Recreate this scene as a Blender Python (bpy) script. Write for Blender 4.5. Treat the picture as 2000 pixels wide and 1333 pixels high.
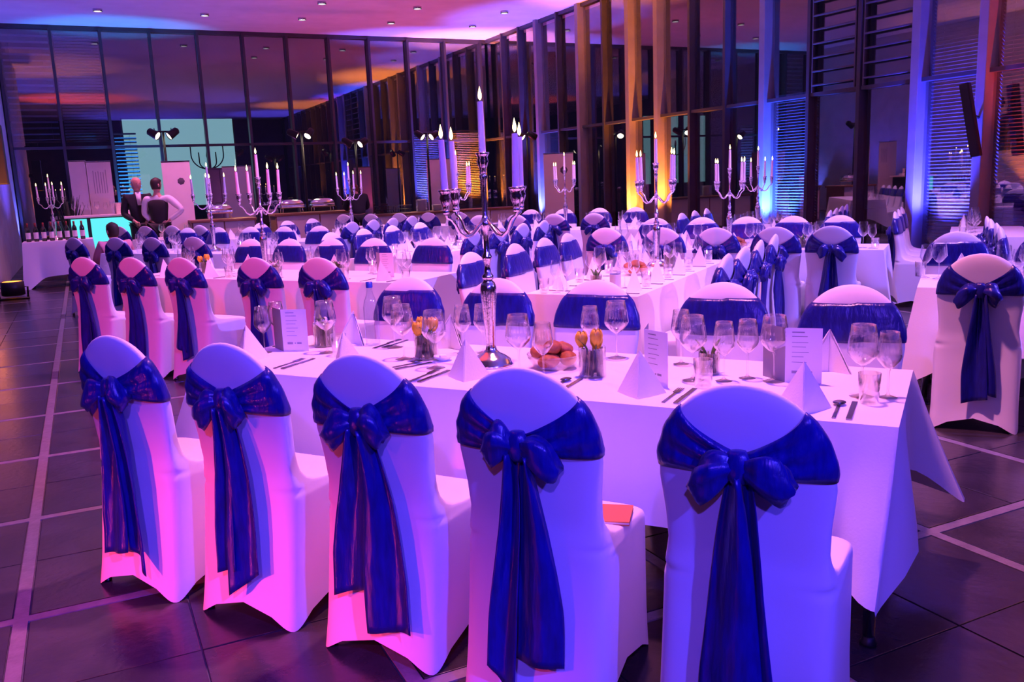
import bpy, bmesh, math, random
from mathutils import Vector, Matrix
random.seed(7)
for o in list(bpy.data.objects): bpy.data.objects.remove(o)
S = bpy.context.scene; COL = S.collection
PI = math.pi; sin = math.sin; cos = math.cos

# ---------------------------------------------------------------- camera
cd = bpy.data.cameras.new('camera'); cam = bpy.data.objects.new('camera', cd); COL.objects.link(cam)
cd.sensor_fit = 'HORIZONTAL'; cd.sensor_width = 36; cd.lens = 30.6; cd.clip_end = 200
right = Vector((0.89725, -0.43972, -0.03979)); up = Vector((0.11561, 0.14701, 0.98235)); fw = Vector((0.42611, 0.88602, -0.18275))
m = Matrix((right, up, -fw)).transposed().to_4x4(); m.translation = (0, 0, 1.5); cam.matrix_world = m
S.camera = cam
# ---------------------------------------------------------------- world and exposure
S.view_settings.view_transform = 'Standard'; S.view_settings.look = 'None'
S.view_settings.gamma = 1; S.view_settings.use_curve_mapping = False
S.view_settings.exposure = 0.0
try:
    S.cycles.transparent_max_bounces = 40
except Exception: pass
W = bpy.data.worlds.new('world'); S.world = W; W.use_nodes = True
W.node_tree.nodes['Background'].inputs[0].default_value = (0.10, 0.06, 0.30, 1)
W.node_tree.nodes['Background'].inputs[1].default_value = 0.03

def lamp(name, kind, loc, col, power, target=None, **k):
    l = bpy.data.lights.new(name, kind); l.color = col; l.energy = power
    for a, b in k.items(): setattr(l, a, b)
    o = bpy.data.objects.new(name, l); COL.objects.link(o); o.location = loc
    if target is not None:
        o.rotation_euler = (Vector(target) - Vector(loc)).to_track_quat('-Z', 'Y').to_euler()
    return o
BLUE = (0.10, 0.07, 1.0); VIOL = (0.32, 0.10, 1.0); PINK = (1.0, 0.28, 0.62); ORNG = (1.0, 0.23, 0.03); RED = (1.0, 0.06, 0.05); MAG = (1.0, 0.16, 0.75)
CYAN = (0.10, 0.45, 1.0)
# unseen colour washes added without fixtures: blue from behind the camera, red from the left, pink from the ceiling
SM = dict(spot_blend=.7, shadow_soft_size=.12)
lamp('added_wash_blue', 'SPOT', (1.6, -3.8, 4.7), (.07, .04, 1.0), 2300, (.55, 3.05, .5), spot_size=math.radians(30), **SM)
lamp('added_wash_blue', 'SPOT', (-2.0, -3.2, 4.7), (.14, .05, 1.0), 1300, (0.9, 4.2, .5), spot_size=math.radians(46), **SM)
lamp('added_wash_blue', 'SPOT', (9.6, -2.0, 4.8), (.20, .12, 1.0), 5200, (4.4, 5.8, .4), spot_size=math.radians(48), **SM)
lamp('added_wash_red', 'SPOT', (-5.0, 1.0, 3.4), (1.0, .04, .20), 800, (-.45, 2.35, 0), spot_size=math.radians(25), **SM)
lamp('added_wash_red', 'SPOT', (-5.2, 2.4, 1.5), (1.0, .05, .16), 1500, (-.65, 3.0, 0), spot_size=math.radians(23), **SM)  # added low down to redden the floor strip at left
lamp('added_wash_red', 'SPOT', (-4.6, 3.0, 3.2), (1.0, .05, .16), 1100, (1.2, 7.0, .6), spot_size=math.radians(44), **SM)
for (x, y, c, p) in [(2.2, 3.4, (1, .27, .52), 1500), (6.4, 5.6, (.70, .30, 1), 1200), (2.4, 7.6, (1, .30, .70), 1300), (6.0, 10.2, (.85, .34, 1), 1500), (2.4, 12.0, (.8, .3, 1), 1300), (6.4, 15.0, (.9, .34, .95), 1000), (1.8, 16.6, (1, .25, .6), 1100)]:
    lamp('added_wash_over_tables', 'SPOT', (x, y, 5.32), c, p*.95, (x, y, 0), spot_size=math.radians(82), **SM)
# unseen lamps added near floor level to tint the ceiling and its reflections
for (x, y, tx, ty, c, p, sz) in [(-.95, 6.2, .2, 6.6, RED, 1800, 55), (10.4, 4.0, 10.4, 4.0, ORNG, 1800, 60), (10.4, -1.0, 9.9, -1, BLUE, 1800, 60), (10.4, .8, 5.2, 7.5, BLUE, 3000, 30), (-4.0, 9.5, -2.5, 12, BLUE, 1500, 80), (3.0, -3.5, 4.0, -2.0, BLUE, 1500, 90)]:
    lamp('added_ceiling_wash', 'SPOT', (x, y, .3), c, p, (tx, ty, 5.45), spot_size=math.radians(sz), **SM)
# hidden lamps added behind the buffet counters to brighten the ceiling
for (x, y, c, p) in [(0.0, 20.6, (.10, .06, 1), 1300), (3.6, 20.6, (.50, .10, .60), 600), (6.2, 20.6, (.9, .10, .36), 650), (9.0, 20.4, (1, .07, .22), 1200)]:
    lamp('added_ceiling_uplight', 'SPOT', (x, y, .3), c, p*.30, (x, y, 5), spot_size=math.radians(125), **SM)

# ---------------------------------------------------------------- materials
MATS = {}
def nodes(name):
    m = bpy.data.materials.new(name); m.use_nodes = True; nt = m.node_tree; nt.nodes.clear()
    out = nt.nodes.new('ShaderNodeOutputMaterial'); MATS[name] = m
    return m, nt, out
def pbr(name, col, rough=.5, metal=0, spec=.5, noise=0, nscale=30, bump=0, bscale=200, sheen=0, emit=None, es=0, stretch=None, coat=0, sss=0):
    m, nt, out = nodes(name); N = nt.nodes; L = nt.links
    b = N.new('ShaderNodeBsdfPrincipled'); L.new(b.outputs[0], out.inputs[0])
    b.inputs['Base Color'].default_value = (*col, 1); b.inputs['Roughness'].default_value = rough; b.inputs['Metallic'].default_value = metal
    b.inputs['Specular IOR Level'].default_value = spec; b.inputs['Sheen Weight'].default_value = sheen; b.inputs['Coat Weight'].default_value = coat
    if sss: b.inputs['Subsurface Weight'].default_value = sss; b.inputs['Subsurface Radius'].default_value = (.02, .01, .005)
    if emit: b.inputs['Emission Color'].default_value = (*emit, 1); b.inputs['Emission Strength'].default_value = es
    if noise or bump:
        tc = N.new('ShaderNodeTexCoord'); mp = N.new('ShaderNodeMapping'); L.new(tc.outputs['Object'], mp.inputs[0])
        if stretch: mp.inputs['Scale'].default_value = stretch
    if noise:
        n = N.new('ShaderNodeTexNoise'); n.inputs['Scale'].default_value = nscale; n.inputs['Detail'].default_value = 5; L.new(mp.outputs[0], n.inputs[0])
        r = N.new('ShaderNodeValToRGB'); L.new(n.outputs[0], r.inputs[0])
        r.color_ramp.elements[0].position = .3; r.color_ramp.elements[1].position = .7
        r.color_ramp.elements[0].color = (*[c * (1 - noise) for c in col], 1); r.color_ramp.elements[1].color = (*[min(1, c * (1 + noise)) for c in col], 1)
        L.new(r.outputs[0], b.inputs['Base Color'])
    if bump:
        n2 = N.new('ShaderNodeTexNoise'); n2.inputs['Scale'].default_value = bscale; n2.inputs['Detail'].default_value = 4; L.new(mp.outputs[0], n2.inputs[0])
        bp = N.new('ShaderNodeBump'); bp.inputs['Strength'].default_value = bump; bp.inputs['Distance'].default_value = .01; L.new(n2.outputs[0], bp.inputs['Height']); L.new(bp.outputs[0], b.inputs['Normal'])
    return m
def glass(name, base=.06, edge=.6, power=3.0, tint=(1, 1, 1), rough=0.0):
    m, nt, out = nodes(name); N = nt.nodes; L = nt.links
    t = N.new('ShaderNodeBsdfTransparent'); t.inputs[0].default_value = (*tint, 1)
    g = N.new('ShaderNodeBsdfGlossy'); g.inputs['Roughness'].default_value = rough; g.inputs[0].default_value = (1, 1, 1, 1)
    lw = N.new('ShaderNodeLayerWeight'); lw.inputs[0].default_value = .5
    p = N.new('ShaderNodeMath'); p.operation = 'POWER'; p.inputs[1].default_value = power; L.new(lw.outputs['Facing'], p.inputs[0])
    a = N.new('ShaderNodeMath'); a.operation = 'MULTIPLY_ADD'; a.inputs[1].default_value = edge; a.inputs[2].default_value = base; a.use_clamp = True; L.new(p.outputs[0], a.inputs[0])
    x = N.new('ShaderNodeMixShader'); L.new(a.outputs[0], x.inputs[0]); L.new(t.outputs[0], x.inputs[1]); L.new(g.outputs[0], x.inputs[2]); L.new(x.outputs[0], out.inputs[0])
    return m
def emis(name, col, s):
    m, nt, out = nodes(name); e = nt.nodes.new('ShaderNodeEmission'); e.inputs[0].default_value = (*col, 1); e.inputs[1].default_value = s
    nt.links.new(e.outputs[0], out.inputs[0]); return m
M_cloth = pbr('tablecloth_linen', (.84, .83, .86), .75, sheen=.15, bump=.05, bscale=120)
M_cover = pbr('stretch_cover', (.82, .82, .86), .5, spec=.35, sheen=.1, bump=.05, bscale=14)
M_satin = pbr('blue_satin', (.006, .007, .20), .30, spec=.55, noise=.3, nscale=9, sheen=.08, bump=.5, bscale=7, stretch=(6, 6, 1.2))
M_silver = pbr('polished_silver', (.86, .85, .88), .14, metal=1, bump=.15, bscale=60)
M_chrome = pbr('chrome', (.6, .6, .64), .16, metal=1)
M_steelcut = pbr('cutlery_steel', (.35, .34, .38), .25, metal=1)
M_wax = pbr('candle_wax', (.92, .86, .86), .45, sss=.3)
M_wick = pbr('wick', (.03, .02, .02), .9)
M_flame = emis('candle_flame', (1, .66, .22), 14)
M_slate = pbr('slate_tile', (.030, .025, .031), .24, noise=.45, nscale=3.5, bump=.12, bscale=22, spec=.6)
M_slate2 = pbr('slate_tile_grey', (.037, .032, .038), .22, noise=.4, nscale=4.5, bump=.12, bscale=26, spec=.6)
M_band = pbr('light_stone_band', (.20, .18, .20), .36, noise=.2, nscale=18, bump=.15, bscale=60)
M_grout = pbr('grout', (.12, .11, .12), .7, noise=.2)
M_ceil = pbr('ceiling_plaster', (.80, .79, .80), .85, noise=.05, nscale=2)
M_alu = pbr('dark_aluminium', (.055, .055, .065), .45, metal=.0, noise=.1, nscale=5)
M_col = pbr('painted_column', (.28, .27, .29), .5, noise=.08, nscale=4)
M_pane = glass('window_pane', .15, .55, 3.0)
M_slat = pbr('blind_slat', (.22, .22, .25), .45, metal=.3)
M_louver = pbr('louver_blade', (.10, .09, .10), .5)
M_wallw = pbr('plaster_wall', (.62, .60, .62), .8, noise=.08, nscale=3)
M_dark = pbr('dark_wall', (.10, .09, .10), .8, noise=.15, nscale=3)
M_ground = pbr('terrace_paving', (.03, .03, .035), .8, noise=.3, nscale=3)
M_glass = glass('wine_glass', .07, .95, 1.6)
M_glassd = glass('clear_vase_glass', .05, .7, 2.5, (.93, .95, .96))
M_black = pbr('black_plastic', (.012, .012, .014), .45)
M_blackm = pbr('black_metal', (.02, .02, .022), .4, metal=.5)
M_grille = pbr('speaker_grille', (.018, .018, .02), .7, noise=.4, nscale=300)
M_paper = pbr('menu_paper', (.86, .84, .86), .7)
M_strip = pbr('menu_grey_strip', (.33, .31, .36), .6)
M_ink = pbr('printed_ink', (.10, .09, .13), .8)
M_napkin = pbr('napkin_linen', (.90, .88, .90), .8, bump=.1, bscale=150)
M_bread = pbr('bread_crust', (.40, .12, .035), .6, noise=.45, nscale=22, bump=.3, bscale=60)
M_basket = glass('glass_bowl', .08, .7, 2.2)
M_tulip = pbr('tulip_petal', (.92, .50, .03), .5, noise=.3, nscale=25, emit=None)
M_blossom = pbr('pale_blossom', (.80, .74, .68), .6)
M_leaf = pbr('flower_leaf', (.10, .19, .05), .55, noise=.3, nscale=30)
M_twig = pbr('twig_bundle', (.16, .11, .07), .85, noise=.5, nscale=40)
M_moss = pbr('moss', (.08, .09, .03), .9, noise=.5, nscale=60)
M_board = pbr('white_board', (.80, .76, .76), .6, noise=.04, nscale=3)
M_wood = pbr('brown_wood', (.22, .10, .05), .45, noise=.3, nscale=6, stretch=(1, 8, 8))
M_front = pbr('cream_panel', (.72, .64, .60), .6, noise=.05, nscale=5)
M_cyan = emis('lit_cyan_panel', (.12, .80, .86), 1.15)
M_cyans = emis('projection_surface', (.26, .52, .64), .85)
M_lamp = emis('lamp_face_warm', (1, .86, .62), 10)
M_led = emis('led_face', (1, .80, .55), 2.5)
M_down = emis('downlight_face', (1, .9, .95), 1.4)
M_suit = pbr('dark_suit', (.012, .012, .018), .8)
M_vest = pbr('dark_waistcoat', (.018, .014, .016), .75)
M_shirt = pbr('white_shirt', (.80, .78, .80), .8)
M_skin = pbr('skin', (.62, .34, .24), .55, sss=.1)
M_hairg = pbr('grey_hair', (.30, .28, .28), .7)
M_haird = pbr('dark_hair', (.03, .018, .012), .6)
M_haira = pbr('auburn_hair', (.16, .05, .015), .6)
M_eye = pbr('eye_dark', (.02, .015, .012), .3)
M_lip = pbr('lip', (.42, .16, .14), .5)
M_shoe = pbr('shoe_leather', (.012, .01, .01), .3)
M_orange = pbr('orange_fabric', (.62, .17, .04), .7)
M_pinks = pbr('pink_fabric', (.72, .30, .34), .7)
M_bottle = pbr('dark_bottle_glass', (.012, .018, .012), .08, spec=.8)
M_label = pbr('bottle_label', (.78, .74, .70), .7)
M_foil = pbr('bottle_foil', (.22, .03, .03), .35, metal=.6)
M_bluecap = pbr('blue_cap', (.02, .05, .35), .4)
M_water = glass('bottle_clear', .06, .6, 2.2, (.86, .90, .96))
M_folder = pbr('orange_folder', (.62, .16, .08), .6)
M_plate = pbr('white_china', (.85, .84, .84), .2)
M_planter = pbr('planter', (.05, .05, .05), .5)
M_plant = pbr('dark_foliage', (.02, .04, .015), .6, noise=.4, nscale=20)

# ---------------------------------------------------------------- mesh helpers
class MB:
    def __init__(s): s.v = []; s.f = []; s.mi = []
    def add(s, vs, fs, k=0):
        n = len(s.v); s.v += [tuple(p) for p in vs]; s.f += [[i + n for i in f] for f in fs]; s.mi += [k] * len(fs); return s
    def box(s, x0, x1, y0, y1, z0, z1, k=0, bev=0):
        if bev:
            b = min(bev, (x1-x0)/2.01, (y1-y0)/2.01, (z1-z0)/2.01)
            bm = bmesh.new(); bmesh.ops.create_cube(bm, size=1)
            for v in bm.verts: v.co = Vector(((x0+x1)/2 + v.co.x*(x1-x0), (y0+y1)/2 + v.co.y*(y1-y0), (z0+z1)/2 + v.co.z*(z1-z0)))
            bmesh.ops.bevel(bm, geom=bm.edges[:], offset=b, segments=2, affect='EDGES', profile=.6)
            bm.verts.index_update(); s.add([v.co[:] for v in bm.verts], [[v.index for v in f.verts] for f in bm.faces], k); bm.free(); return s
        vs = [(x0,y0,z0),(x1,y0,z0),(x1,y1,z0),(x0,y1,z0),(x0,y0,z1),(x1,y0,z1),(x1,y1,z1),(x0,y1,z1)]
        return s.add(vs, [[0,3,2,1],[4,5,6,7],[0,1,5,4],[1,2,6,5],[2,3,7,6],[3,0,4,7]], k)
    def lathe(s, prof, n=20, c=(0,0,0), k=0, cap=True):
        vs = []; fs = []
        for r, z in prof:
            for i in range(n):
                a = 2*PI*i/n; vs.append((c[0]+r*cos(a), c[1]+r*sin(a), c[2]+z))
        for j in range(len(prof)-1):
            for i in range(n):
                fs.append([j*n+i, j*n+(i+1)%n, (j+1)*n+(i+1)%n, (j+1)*n+i])
        if cap:
            if prof[0][0] > 1e-5: fs.append(list(range(n))[::-1])
            if prof[-1][0] > 1e-5: fs.append([(len(prof)-1)*n+i for i in range(n)])
        return s.add(vs, fs, k)
    def loft(s, rings, k=0, cap=True, closed=True):
        n = len(rings[0]); vs = [p for r in rings for p in r]; fs = []
        for j in range(len(rings)-1):
            for i in range(n if closed else n-1):
                fs.append([j*n+i, j*n+(i+1)%n, (j+1)*n+(i+1)%n, (j+1)*n+i])
        if cap and closed: fs.append(list(range(n))[::-1]); fs.append([(len(rings)-1)*n+i for i in range(n)])
        return s.add(vs, fs, k)
    def tube(s, pts, rad, n=8, k=0):
        pts = [Vector(p) for p in pts]; rings = []
        if not hasattr(rad, '__len__'): rad = [rad]*len(pts)
        t0 = (pts[1]-pts[0]).normalized(); ref = Vector((0,0,1)) if abs(t0.z) < .9 else Vector((1,0,0))
        nx = t0.cross(ref).normalized()
        for i, p in enumerate(pts):
            t = (pts[min(i+1, len(pts)-1)] - pts[max(i-1, 0)]).normalized()
            nx = (nx - t*nx.dot(t)).normalized(); ny = t.cross(nx)
            rings.append([p + (nx*cos(2*PI*j/n) + ny*sin(2*PI*j/n))*rad[i] for j in range(n)])
        return s.loft(rings, k)
    def sheet(s, grid, th=.003, k=0):
        # grid[r][c] of Vectors -> closed thin cloth sheet
        R = len(grid); C = len(grid[0]); g = [[Vector(p) for p in r] for r in grid]; vs = []; 
        nrm = [[None]*C for _ in range(R)]
        for r in range(R):
            for c in range(C):
                a = g[min(r+1,R-1)][c]-g[max(r-1,0)][c]; b = g[r][min(c+1,C-1)]-g[r][max(c-1,0)]
                nn = a.cross(b); nrm[r][c] = nn.normalized() if nn.length > 1e-9 else Vector((0,-1,0))
        for sgn in (1, -1):
            for r in range(R):
                for c in range(C): vs.append(g[r][c] + nrm[r][c]*th*.5*sgn)
        fs = []; o = R*C
        for r in range(R-1):
            for c in range(C-1):
                i = r*C+c; fs.append([i, i+C, i+C+1, i+1]); fs.append([o+i, o+i+1, o+i+C+1, o+i+C])
        for r in range(R-1):
            i = r*C; fs.append([i, o+i, o+i+C, i+C]); i = r*C+C-1; fs.append([i, i+C, o+i+C, o+i])
        for c in range(C-1):
            i = c; fs.append([i, i+1, o+i+1, o+i]); i = (R-1)*C+c; fs.append([i, o+i, o+i+1, i+1])
        return s.add(vs, fs, k)
    def mesh(s, name, mats, smooth=True, angle=None):
        me = bpy.data.meshes.new(name); me.from_pydata(s.v, [], s.f)
        if not isinstance(mats, (list, tuple)): mats = [mats]
        for mm in mats: me.materials.append(mm)
        me.polygons.foreach_set('material_index', s.mi)
        me.polygons.foreach_set('use_smooth', [smooth]*len(s.f)); me.update()
        bm = bmesh.new(); bm.from_mesh(me); bmesh.ops.recalc_face_normals(bm, faces=bm.faces[:])
        if smooth and angle:
            for e in bm.edges:
                if len(e.link_faces) == 2 and e.calc_face_angle(0) > math.radians(angle): e.smooth = False
        bm.to_mesh(me); bm.free()
        return me
def ob(name, data, parent=None, loc=(0,0,0), rz=0, kind=None):
    o = bpy.data.objects.new(name, data); COL.objects.link(o); o.location = loc; o.rotation_euler = (0, 0, rz)
    if parent: o.parent = parent
    if kind: o['kind'] = kind
    return o
LBL = {}
def tag(o, label, cat, group=None):
    o['label'] = label; o['category'] = cat
    if group: o['group'] = group
    LBL.setdefault(label, []).append((o.name, group)); return o
def thing(name, label, cat, loc, rz=0, group=None): return tag(ob(name, None, None, loc, rz), label, cat, group)
def struct(name, data, parent=None, loc=(0,0,0), label=None):
    o = ob(name, data, parent, loc)
    if not parent:
        o['kind'] = 'structure'
        if label: o['label'] = label
    return o
def place(name, parts, label, cat, loc, rz=0, group=None, scale=None):
    """parts: list of (name, mesh, [subparts]) -> one thing with copies that share mesh data"""
    if len(parts) == 1 and not (len(parts[0]) > 2 and parts[0][2]):
        o = tag(ob(name, parts[0][1], None, loc, rz), label, cat, group)
    else:
        o = thing(name, label, cat, loc, rz, group)
        for p in parts:
            c = ob(p[0], p[1], o)
            for q in (p[2] if len(p) > 2 else []): ob(q[0], q[1], c, kind=q[2] if len(q) > 2 else None)
    if scale: o.scale = (scale, scale, scale)
    return o
# the tables stand in a grid turned against the walls: u runs along the front table, v away from the camera
AN = math.atan2(-.8, .6)
def UV(u, v, z=0): return (.6*u + .8*v, -.8*u + .6*v, z)
ORD = ['first', 'second', 'third', 'fourth', 'fifth', 'sixth', 'seventh', 'eighth', 'ninth', 'tenth']

# ================================================================ the room
XR, YB, ZC, ZR = 11.0, 23.8, 5.45, 2.66
XL, YF = -5.97, -5.0
# floor: slate tiles in a grid of light stone bands
fl = struct('floor', MB().box(XL, XR+.1, YF, YB+.1, -.12, -.008).mesh('floor_bed', M_grout, False), label='dark slate tile floor with light stone bands')
MOD, BW, JN = 1.12, .048, .006
tw = (MOD - BW - 3*JN)/2
tile_me = [MB().box(-tw/2, tw/2, -tw/2, tw/2, -.02, 0, bev=.0025).mesh('slate_tile', mm, False) for mm in (M_slate, M_slate2)]
tiles = []
bx = [-.37 + MOD*k for k in range(-5, 11)]; by = [2.31 + MOD*k for k in range(-7, 20)]
def infrustum(x, y):
    d = Vector((x, y, -1.5)); z = d.dot(fw)
    if z < .3: return False
    return abs(d.dot(right)/z) < .62 and abs(d.dot(up)/z) < .43
for X0 in bx:
    for Y0 in by:
        for i in (0, 1):
            for j in (0, 1):
                x = X0 + BW/2 + JN + tw/2 + i*(tw+JN); y = Y0 + BW/2 + JN + tw/2 + j*(tw+JN)
                if x + tw/2 > XR-.02 or x - tw/2 < XL+.02 or y + tw/2 > YB-.02 or y - tw/2 < YF+.02: continue
                tiles.append((0 if infrustum(x, y) else 1, math.hypot(x, y), x, y))
tiles.sort()
rest = MB()
for k, (a, d, x, y) in enumerate(tiles):
    if k < 290 and a == 0: ob('slate_tile', tile_me[random.random() < .4], fl, (x, y, random.uniform(-.0008, .0004)))
    else: rest.box(x-tw/2, x+tw/2, y-tw/2, y+tw/2, -.02, 0)
ob('far_slate_tiles', rest.mesh('far_slate_tiles', M_slate, False), fl, kind='stuff')
for X0 in bx:
    if XL + .1 < X0 < XR - .1: ob('stone_band', MB().box(X0-BW/2, X0+BW/2, YF+.02, YB-.02, -.02, .0004).mesh('stone_band', M_band, False), fl)
for Y0 in by:
    if YF + .1 < Y0 < YB - .1: ob('stone_band', MB().box(XL+.02, XR-.02, Y0-BW/2, Y0+BW/2, -.02, 0).mesh('stone_band', M_band, False), fl)
struct('ceiling', MB().box(XL, XR+.5, YF, YB+.5, ZC, ZC+.25).mesh('ceiling', M_ceil, False), label='white plaster ceiling washed in pink and blue light')
struct('wall_front', MB().box(XL, XR, YF-.2, YF, 0, ZC).mesh('wall_front', M_dark, False), label='plain wall behind the camera')
struct('wall_side', MB().box(XL-.2, XL, YF, YB, 0, ZC).mesh('wall_side', M_dark, False), label='plain far left wall')
struct('wall_left', MB().box(-2.2, -1.36, 15.6, YB, 0, ZC, bev=.01).mesh('wall_left', M_wallw, False), label='pale wall pier at the far left, lit blue and orange')
struct('terrace', MB().box(-14, 22, 24.0, 44, -.3, -.15).box(11.2, 34, -12, 24.0, -.3, -.15).mesh('terrace', M_ground, False), label='dark terrace outside the windows')

# ---- back glass wall
wb = ob('wall_back', None, None, (0, YB, 0)); wb['kind'] = 'structure'; wb['label'] = 'dark glazed back wall with slim mullions'
bm_x = [-1.30, -.20] + [.86 + 1.099*k for k in range(10)]
mull = MB().box(-.032, .032, -.16, .06, 0, ZC-.06, bev=.006).mesh('mullion', M_alu, False)
for x in bm_x: ob('mullion', mull, wb, (x, 0, 0))
ob('head_rail', MB().box(-1.34, XR, -.10, .06, ZC-.09, ZC).mesh('head_rail', M_alu, False), wb)
ob('sill_rail', MB().box(-1.34, XR, -.08, .06, 0, .10).mesh('sill_rail', M_alu, False), wb)
for i in range(len(bm_x)):
    x0 = bm_x[i]+.032; x1 = (bm_x[i+1] if i+1 < len(bm_x) else XR-.02)-.032
    ob('transom', MB().box(x0, x1, -.07, .05, ZR-.03, ZR+.03).mesh('transom', M_alu, False), wb)
    for z0, z1 in ((.10, ZR-.03), (ZR+.03, ZC-.09)):
        ob('window_pane', MB().box(x0, x1, -.004, .004, z0, z1).mesh('window_pane', M_pane, False), wb)
# ---- right glass wall with deep fins
wr = ob('wall_right', None, None, (XR, 0, 0)); wr['kind'] = 'structure'; wr['label'] = 'tall glazed right wall with deep fins and blinds'
rm_y = [9.0 + 1.045*k for k in range(-12, 14)]
fin = MB().box(-.13, .06, -.035, .035, 0, ZC, bev=.008).mesh('mullion', M_alu, False)
finw = MB().box(-.17, .06, -.07, .07, 0, ZC, bev=.01).mesh('column', M_col, False)
wide = {5, 6, 9, 12}   # counted from y = 9.0
for k, y in zip(range(-12, 14), rm_y):
    ob('column' if k in (-1, 0, 3, 6, 7, 9, 11) else 'mullion', finw if k in (-1, 0, 3, 6, 7, 9, 11) else fin, wr, (0, y, 0))
ob('head_rail', MB().box(-.08, .06, YF, YB, ZC-.08, ZC).mesh('head_rail', M_alu, False), wr)
ob('sill_rail', MB().box(-.08, .06, YF, YB, 0, .10).mesh('sill_rail', M_alu, False), wr)
for i in range(len(rm_y)):
    y0 = rm_y[i]+.037; y1 = (rm_y[i+1] if i+1 < len(rm_y) else YB-.02)-.037
    if y1 - y0 < .1: continue
    ob('transom', MB().box(-.10, .05, y0, y1, ZR-.028, ZR+.028).mesh('transom', M_alu, False), wr)
    for z0, z1 in ((.10, ZR-.03), (ZR+.03, ZC-.08)):
        ob('window_pane', MB().box(-.004, .004, y0, y1, z0, z1).mesh('window_pane', M_pane, False), wr)
# ---- blinds behind the glass (outside), and inside louvres
def blind(axis, a0, a1, off, z0, z1, pitch, label, tilt=-.65):
    L = a1-a0; me = MB(); n = int((z1-z0-.08)/pitch); w = .032
    for i in range(n):
        z = z0+.05+i*pitch; dz = w*sin(tilt); dy = w*cos(tilt)
        me.add([(0,-dy,z-dz),(L,-dy,z-dz),(L,dy,z+dz),(0,dy,z+dz),(0,-dy,z-dz+.003),(L,-dy,z-dz+.003),(L,dy,z+dz+.003),(0,dy,z+dz+.003)],
               [[0,3,2,1],[4,5,6,7],[0,1,5,4],[1,2,6,5],[2,3,7,6],[3,0,4,7]])
    if axis == 'x': t = thing('window_blind', label, 'blind', (a0, off, 0), 0)
    else: t = thing('window_blind', label, 'blind', (off, a1, 0), -PI/2)
    ob('slats', me.mesh('blind_slats', M_slat, False), t, kind='stuff')
    ob('head_box', MB().box(0, L, -.04, .04, z1-.04, z1, bev=.004).mesh('blind_head', M_alu, False), t)
    ob('bottom_bar', MB().box(0, L, -.03, .03, z0, z0+.025, bev=.004).mesh('blind_bar', M_alu, False), t)
    for x in (.15, L-.15): ob('guide_cord', MB().tube([(x, 0, z0+.01), (x, 0, z1-.02)], .003, 6).mesh('guide_cord', M_alu), t)
    return t
Y = lambda k: 9.0 + 1.045*k
blind('y', Y(2)+.05, Y(3)-.05, XR+.16, -.15, 2.75, .05, 'blue lit slatted blind behind lower glass, right of the paired candelabra')
blind('y', Y(-1)+.05, Y(0)-.05, XR+.16, -.15, 5.45, .05, 'tall blue slatted blind behind glass beside the black hanging speaker')
blind('y', Y(-2)+.05, Y(-1)-.05, XR+.16, -.15, 5.45, .05, 'red lit slatted blind behind glass at the right picture edge')
blind('x', .92, 1.42, YB+.22, -.15, 3.0, .09, 'cyan lit slatted blind behind the back glass, left of projection screen', -.8)
blind('x', 8.60, 9.58, YB+.16, -.15, 2.95, .05, 'deep blue lit slatted blind behind the back glass near the corner', -.75)
blind('x', 9.70, 10.68, YB+.16, -.15, 2.95, .05, 'orange lit slatted blind behind the back glass in the corner', -.75)
blind('x', -.14, .80, YB+.16, 2.8, 5.45, .07, 'dark slatted blind behind upper back glass above the two banners')
blind('x', -1.24, -.26, YB+.16, 2.8, 5.45, .14, 'dark broad slatted blind behind upper glass in the left corner')
for k, name in ((1, 'left'), (0, 'right')):
    t = thing('window_louver', 'horizontal louvre blades across the upper glass, %s one of two' % name, 'louver', (XR-.10, Y(k), 0))
    me = MB().box(-.03, .03, .09, .955, -.012, .012, bev=.004).mesh('louver_blade', M_louver, False)
    for i in range(12):
        ob('blade', me, t, (0, 0, ZR+.14+i*.215))
    for yy in (.085, .96): ob('side_rail', MB().box(-.02, .02, yy-.012, yy+.012, ZR+.03, ZC-.08).mesh('louver_rail', M_louver, False), t)
# projection wall and dark furniture beyond the back glass
t = thing('projection_screen', 'large glowing cyan projection screen behind the back glass', 'screen', (2.65, 26.0, 0))
ob('surface', MB().box(-1.42, 1.42, -.012, .012, 1.14, 3.48).mesh('screen_surface', M_cyans, False), t)
ob('frame', MB().box(-1.46, 1.46, .012, .05, 1.10, 3.52).mesh('screen_frame', M_black, False), t)
for x in (-1.2, 1.2): ob('leg', MB().box(x-.03, x+.03, .012, .06, -.15, 1.12).mesh('screen_leg', M_blackm, False), t)
t = thing('branched_stand', 'dark stand with curved arms silhouetted against the cyan screen', 'stand', (3.23, 25.3, -.15))
ob('pole', MB().lathe([(.2, 0), (.2, .02), (.025, .04), (.025, 2.55), (.04, 2.6), (.02, 2.75)], 12).mesh('stand_pole', M_blackm), t)
for sgn in (-1, 1):
    for R in (.22, .42):
        pts = [(sgn*R*sin(a), 0, 2.35 + (R*.9)*(1-cos(a)) if a < PI/2 else 0) for a in [i*PI/2/8 for i in range(9)]]
        pts = [(sgn*R*sin(i*PI/16), 0, 2.25 + R*.9*(1-cos(i*PI/16))) for i in range(9)]; pts.append((sgn*R, 0, pts[-1][2]+.25))
        ob('arm', MB().tube(pts, .016, 8).mesh('stand_arm', M_blackm), t)
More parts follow.
